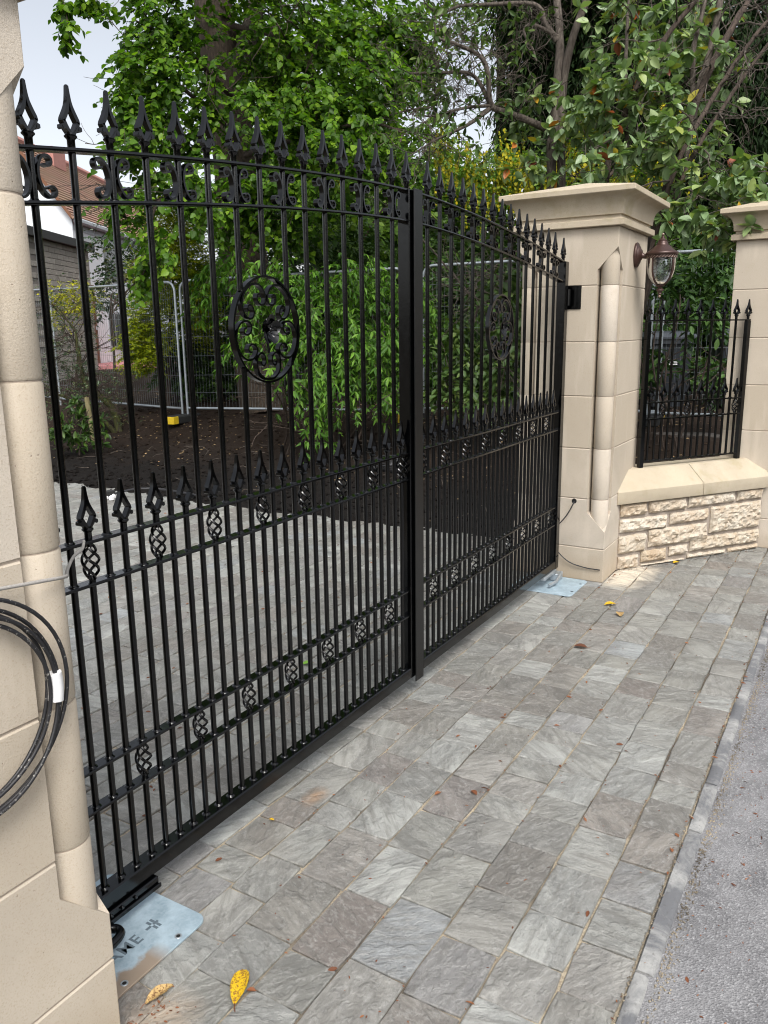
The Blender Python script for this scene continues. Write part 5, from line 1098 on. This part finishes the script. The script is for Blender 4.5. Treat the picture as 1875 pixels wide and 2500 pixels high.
    for k in range(46):
        b = B_PILE[k % 2]; o = np.array(b[:3]) + rg.normal(size=3)*np.array([b[3], b[3], b[4]])*0.6; ramify(rg, o, rg.normal(size=3)*np.array([1, 1, 0.5]), 0.6, 0.006, 1, segs, 0.9)
    ramify(rg, (7.9, 2.4, hgt(7.9)), (0, 0, 1), 1.6, 0.025, 1, segs, 0.2); branch_mesh(t, segs, 'pale_bark', 'twigs')
    # -- pale-trunked tree with crooked bare branches
    t = plant('bare_branched_tree', 6.8, 1.05, 'pale-trunked tree with crooked bare branches above the far gate leaf', 'tree')
    p = list(P_trunkR); p[0] = (6.74, 1.02, hgt(6.74)-0.08); limb(t, p, 0.054, 0.036, 'pale_bark', 'trunk', 14, 0.25); limb(t, [(6.95, 1.0, hgt(6.95)-0.05), (7.12, 1.1, 2.0)] + list(P_trunkR2), 0.050, 0.034, 'pale_bark', 'trunk', 12)
    for q, (pp, r0, r1) in enumerate(((P_br1, 0.040, 0.009), (P_br2, 0.022, 0.010), (P_br3, 0.018, 0.005), (P_br4, 0.022, 0.006), (P_br5, 0.032, 0.010), (P_br6, 0.022, 0.008))): limb(t, pp, r0, r1, 'pale_bark', 'limb', 8, 0.3)
    segs = []; rg = R(120)
    for pp, w_ in ((P_br1, 1.0), (P_br2, 1.0), (P_br3, 1.0), (P_br4, 1.0), (P_br5, 1.0), (P_br6, 0.5)):
        c = catmull(pp, 5)
        for i in range(5, len(c), 1):
            if rg.random() < 0.9*w_: ramify(rg, c[i], rg.normal(size=3)*0.8 + np.array([-0.35, 0.45, 0.1]), 0.36, 0.0060, 3, segs, 0.9, (2, 3), 0.7)
    branch_mesh(t, segs, 'pale_bark', 'branches')
    pts = np.array([tuple(s[0][-1]) for s in segs if s[1] < 0.0025]); pts = pts[rg.random(len(pts)) < 0.07]
    a = grow([(x, y, z, 0.08, 0.08) for x, y, z in pts], 60, R(121), L=0.12, m=3, leaf=0.085, droop=0.4, whorl=True); crown(t, a, 'oval', 'ivy_leaf', 'crown')
    # -- many-stemmed large-leaved tree on the right
    t = plant('large_leaved_tree', 6.6, 0.56, 'many-stemmed shrub with large grey-green oval leaves above the right-hand piers', 'tree')
    root_pts = (6.60, 0.56, hgt(6.60)-0.08)
    for i, (pp, r0) in enumerate(((P_s1, 0.034), (P_s2, 0.046), (P_s3, 0.040), (P_s4, 0.025), (P_s5, 0.022), (P_s6, 0.026), (P_s7, 0.024))):
        if i == 6: q = list(pp)
        else: q = [root_pts, (root_pts[0]*0.5+pp[0][0]*0.5, root_pts[1]*0.5+pp[0][1]*0.5, 1.5)] + list(pp)
        limb(t, q, r0, r0*0.55, 'pale_bark' if i in (1, 5, 6) else 'dark_bark', 'stem', 10, 0.25)
    segs = []; rg = R(130)
    for pp in (P_s1, P_s2, P_s3, P_s4, P_s5, P_s6):
        c = catmull(pp, 5)
        for i in range(0, len(c), 2): ramify(rg, c[i], rg.normal(size=3)*0.8 + np.array([-0.6, -0.2, -0.15]), 0.45, 0.009, 2, segs, 0.55)
    branch_mesh(t, segs, 'pale_bark', 'branches')
    a = grow(B_RHODO, 125, rg, L=0.16, m=7, leaf=0.112, droop=0.35, whorl=True, spread=0.9, jit=0.35, shell=2.6); twigs(t, a[4], 0.0035, 'pale_bark')
    P, D, N, Ln = a[:4]; cam = np.array([-1.2, -1.7, 1.7]); dist = ((P-cam)**2).sum(1)/Ln**2; order = np.argsort(dist); own = order[:290]; rest = order[290:]
    crown(t, (P[rest], D[rest], N[rest], Ln[rest]), 'broad', 'rhodo_leaf')
    lm = []
    for k in range(5):
        me = leaf_mesh('leaf', np.zeros((1, 3)), np.array([[0, 1.0, 0]]), np.array([[0, 0, 1.0]]), np.ones(1), 'broad'); me.materials.append(MATS['rhodo_leaf']); lm.append(me)
    Du = unit(D); Su = unit(np.cross(Du, N)); Nu = np.cross(Su, Du)
    for i in own:
        o = bpy.data.objects.new('leaf', lm[i % 5]); COL.objects.link(o); o.parent = t
        M = Matrix([[Su[i][r]*Ln[i], Du[i][r]*Ln[i], Nu[i][r]*Ln[i], P[i][r]] for r in range(3)] + [[0, 0, 0, 1]]); o.matrix_local = M
    # -- leafy growth between the right-hand piers
    t = plant('laurel_shrub', 8.05, 0.0, 'dark green laurel shrub growing on the fence between the two right-hand piers', 'shrub')
    a = grow(B_LAUREL, 120, R(140), L=0.28, m=8, leaf=0.11, droop=0.4); crown(t, a, 'oval', 'laurel_leaf', 'foliage'); segs = []
    for k in range(5): ramify(R(141+k), (7.6+0.12*k, -0.1+0.1*k, hgt(7.7)-0.05), (0.05, 0, 1), 1.1, 0.014, 2, segs, 0.4)
    branch_mesh(t, segs, 'dark_bark', 'stems')
    # -- old mossy shrub, stake and small rhododendron at left
    t = plant('mossy_shrub', 7.2, 7.95, 'low crooked mossy shrub with fine bare twigs behind the near gate leaf', 'shrub')
    p = list(P_mossy); p[0] = (7.22, 7.93, hgt(7.22)-0.05); limb(t, p, 0.062, 0.007, 'mossy_bark', 'trunk', 10, 0.4); p = list(P_mossy2); p[0] = (7.23, 8.0, hgt(7.2)-0.05); limb(t, p, 0.042, 0.012, 'mossy_bark', 'limb', 9, 0.4)
    segs = []; rg = R(150); c = catmull(P_mossy, 5)
    for i in list(range(8, len(c), 1))*2: ramify(rg, c[i], rg.normal(size=3)*np.array([1, 1, .6]) + np.array([0, 0, 0.15]), 0.40, 0.007, 3, segs, 0.8)
    c = catmull(P_mossy2, 5)
    for i in list(range(5, len(c), 1))*2: ramify(rg, c[i], rg.normal(size=3)*np.array([1, 1, .6]) + np.array([0, 0, 0.4]), 0.42, 0.007, 3, segs, 0.8)
    branch_mesh(t, segs, 'dark_bark', 'branches'); pts = np.array([tuple(s[0][-1]) for s in segs if s[1] < 0.004]); pts = pts[::3]
    a = grow([(x, y, z, 0.05, 0.05) for x, y, z in pts], 200, R(151), L=0.08, m=5, leaf=0.038, droop=0.1); crown(t, a, 'oval', 'holly_leaf', 'foliage')
    o = MB().tube([(6.59, 7.74, hgt(6.59)-0.1), (6.66, 7.92, 0.80)], 0.036, 10).build('timber_stake', 'stake_timber', smooth=60); tag(o, 'short round timber stake leaning in the bed beside the mossy shrub', 'stake')
    t = plant('small_rhododendron', 5.9, 7.3, 'small dark rhododendron at the back corner of the driveway', 'shrub')
    bl = [(5.95, 7.35, 0.62, 0.26, 0.28), (5.75, 7.3, 0.36, 0.26, 0.22), (6.15, 7.2, 0.38, 0.22, 0.22)]
    a = grow(bl, 95, R(152), L=0.10, m=8, leaf=0.11, droop=0.2, whorl=True, spread=1.0); crown(t, a, 'oval', 'hedge_leaf', 'foliage'); segs = []; ramify(R(153), (5.95, 7.3, hgt(5.95)-0.03), (0, 0, 1), 0.45, 0.014, 2, segs, 0.4); branch_mesh(t, segs, 'dark_bark', 'stems')
plants()

# ------------------------------------------------------------------ fallen leaves
def fallen_leaf(x, y, L, ang, mat, label, shape='oval', z=0.004, cat='leaf', group='fallen leaves on the pavement'):
    half, fold, curl = SHAPES[shape]; m = MB(); n = 8; vs = []; fs = []; rs = random.Random(int(x*1000))
    wv = max(h[0] for h in half)
    for i in range(n+1):
        t = i/n; w_ = wv*math.sin(PI*min(1, t*0.93+0.035))**0.8*(1+rs.uniform(-.1, .1)); zz = 0.05*math.sin(t*3.0) + 0.02*rs.random()
        for s in (-1, -0.5, 0, 0.5, 1): vs.append((s*w_*L, (t-.5)*L, (zz + abs(s)**1.5*w_*0.45 + 0.015*rs.random())*L))
    for i in range(n):
        for j in range(4): a = i*5+j; fs.append((a, a+1, a+6, a+5))
    o = MB().add(vs, fs).build('fallen_leaf', mat, None, (x, y, z), smooth=80); o.rotation_euler = (0, 0, ang); tag(o, label, cat, group)
    st = MB().tube([(0, -0.5*L, 0.05*L), (0.02*L, -0.62*L, 0.04*L), (0.06*L, -0.72*L, 0.03*L)], 0.012*L, 4).build('stalk', 'fallen_brown', o)
    return o
fallen_leaf(0.145, -0.472, 0.112, 2.05-PI, 'fallen_yellow', 'large bright yellow fallen leaf near the near pier', 'oval')
fallen_leaf(0.022, -0.306, 0.082, -1.25-PI/6, 'fallen_tan', 'curled tan fallen leaf beside the near pier base', 'oval')
fallen_leaf(0.152, -0.505, 0.024, 0.4, 'fallen_brown', 'tiny brown leaf beside the large yellow leaf', 'broad')
fallen_leaf(3.61, -0.492, 0.075, 0.7, 'fallen_yellow', 'small yellow fallen leaf in front of the lantern pier', 'broad')
fallen_leaf(3.462, -0.59, 0.075, 1.9, 'fallen_tan', 'small tan fallen leaf beside the small yellow one', 'broad')
fallen_leaf(2.85, -0.542, 0.07, 0.2, 'fallen_brown', 'small brown curled leaf in the middle of the pavement', 'broad')
fallen_leaf(1.213, -0.512, 0.030, 1.2, 'fallen_brown', 'rust-brown leaf on a joint in front of the gate centre', 'broad')
fallen_leaf(1.284, -0.626, 0.034, 2.6, 'fallen_brown', 'reddish leaf lying nearer the kerb than its neighbour', 'broad')
fallen_leaf(0.777, -0.076, 0.020, 0.2, 'fallen_yellow', 'tiny yellow leaf just in front of the near gate leaf', 'broad')
fallen_leaf(1.95, 0.62, 0.06, 0.9, 'fallen_green', 'small fresh green leaf on the driveway behind the gate', 'broad', group='fallen leaves behind the gate')
fallen_leaf(4.75, -0.66, 0.06, 0.9, 'fallen_yellow', 'small yellow leaf at the foot of the rubble wall', 'broad')
def litter():
    rg = np.random.default_rng(200); n = 620; ys = np.array([-1.19, -1.018, -0.842, -0.661, -0.493, -0.32, -0.176, -1.345, -1.345])
    x = rg.uniform(-0.1, 5.3, n); y = np.where(rg.random(n) < 0.7, rg.choice(ys, n) + rg.normal(size=n)*0.008, rg.uniform(-1.33, -0.05, n)); keep = (x < 4.0) | (y < -0.35-(x-4.388)*0.72-0.02); x, y = x[keep], y[keep]
    n2 = 420; x2 = rg.uniform(0.6, 4.5, n2); y2 = -1.45 - np.abs(rg.normal(size=n2))*0.22; z = np.concatenate([np.full(len(x), 0.002), np.full(n2, -0.0085)]); x = np.concatenate([x, x2]); y = np.concatenate([y, y2])
    n3 = 150; x3 = np.concatenate([rg.uniform(-0.1, 0.02, 40), rg.uniform(4.0, 4.4, 40), rg.uniform(4.4, 5.4, 70)]); y3 = np.concatenate([-0.30-np.abs(rg.normal(size=40))*0.05, -0.335-np.abs(rg.normal(size=40))*0.02, -0.375-(x3[80:]-4.388)*0.7187-np.abs(rg.normal(size=70))*0.02]); x = np.concatenate([x, x3]); y = np.concatenate([y, y3]); z = np.concatenate([z, np.full(n3, 0.002)])
    P = np.stack([x, y, z + 0.001], 1); D = rg.normal(size=(len(x), 3)); D[:, 2] = 0; N = np.array([0, 0, 1.0]) + rg.normal(size=(len(x), 3))*0.35
    me = leaf_mesh('leaf_debris', P, D, N, np.where(rg.random(len(x)) < 0.12, rg.uniform(0.014, 0.030, len(x)), rg.uniform(0.004, 0.013, len(x))), 'oval'); o = finish('leaf_debris', me, 'fallen_brown'); o['kind'] = 'stuff'; tag(o, 'small brown bud scales and leaf scraps along the sett joints and kerb', 'leaf litter')
    n = 420; x = rg.uniform(-0.5, 4.6, n); y = rg.uniform(0.05, 6, n); P = np.stack([x, y, np.full(n, 0.003)], 1); D = rg.normal(size=(n, 3)); D[:, 2] = 0; N = np.array([0, 0, 1.0]) + rg.normal(size=(n, 3))*0.35
    me = leaf_mesh('driveway_debris', P, D, N, rg.uniform(0.006, 0.03, n), 'oval'); o = finish('driveway_debris', me, 'fallen_brown'); o['kind'] = 'stuff'; tag(o, 'scattered brown leaf scraps on the driveway setts', 'leaf litter')
litter()
def grit():
    rg = np.random.default_rng(210); n = 2600; x = rg.uniform(0.3, 5.2, n); y = np.where(rg.random(n) < 0.75, -1.408 - np.abs(rg.normal(size=n))*0.018, -1.349 + rg.normal(size=n)*0.003); z = np.where(y < -1.39, -0.0085, 0.0015); r = rg.uniform(0.0012, 0.0042, n); vs = []; fs = []
    for a, b, c, q in zip(x, y, z, r):
        k = len(vs); vs += [(a-q, b, c), (a+q*0.6, b-q, c), (a+q*0.5, b+q, c), (a, b, c+q*1.1)]; fs += [(k, k+1, k+3), (k+1, k+2, k+3), (k+2, k, k+3)]
    o = MB().add(vs, fs).build('kerb_grit', 'joint_sand'); o['kind'] = 'stuff'; tag(o, 'sandy grit gathered along the kerb and road edge', 'grit')
grit()
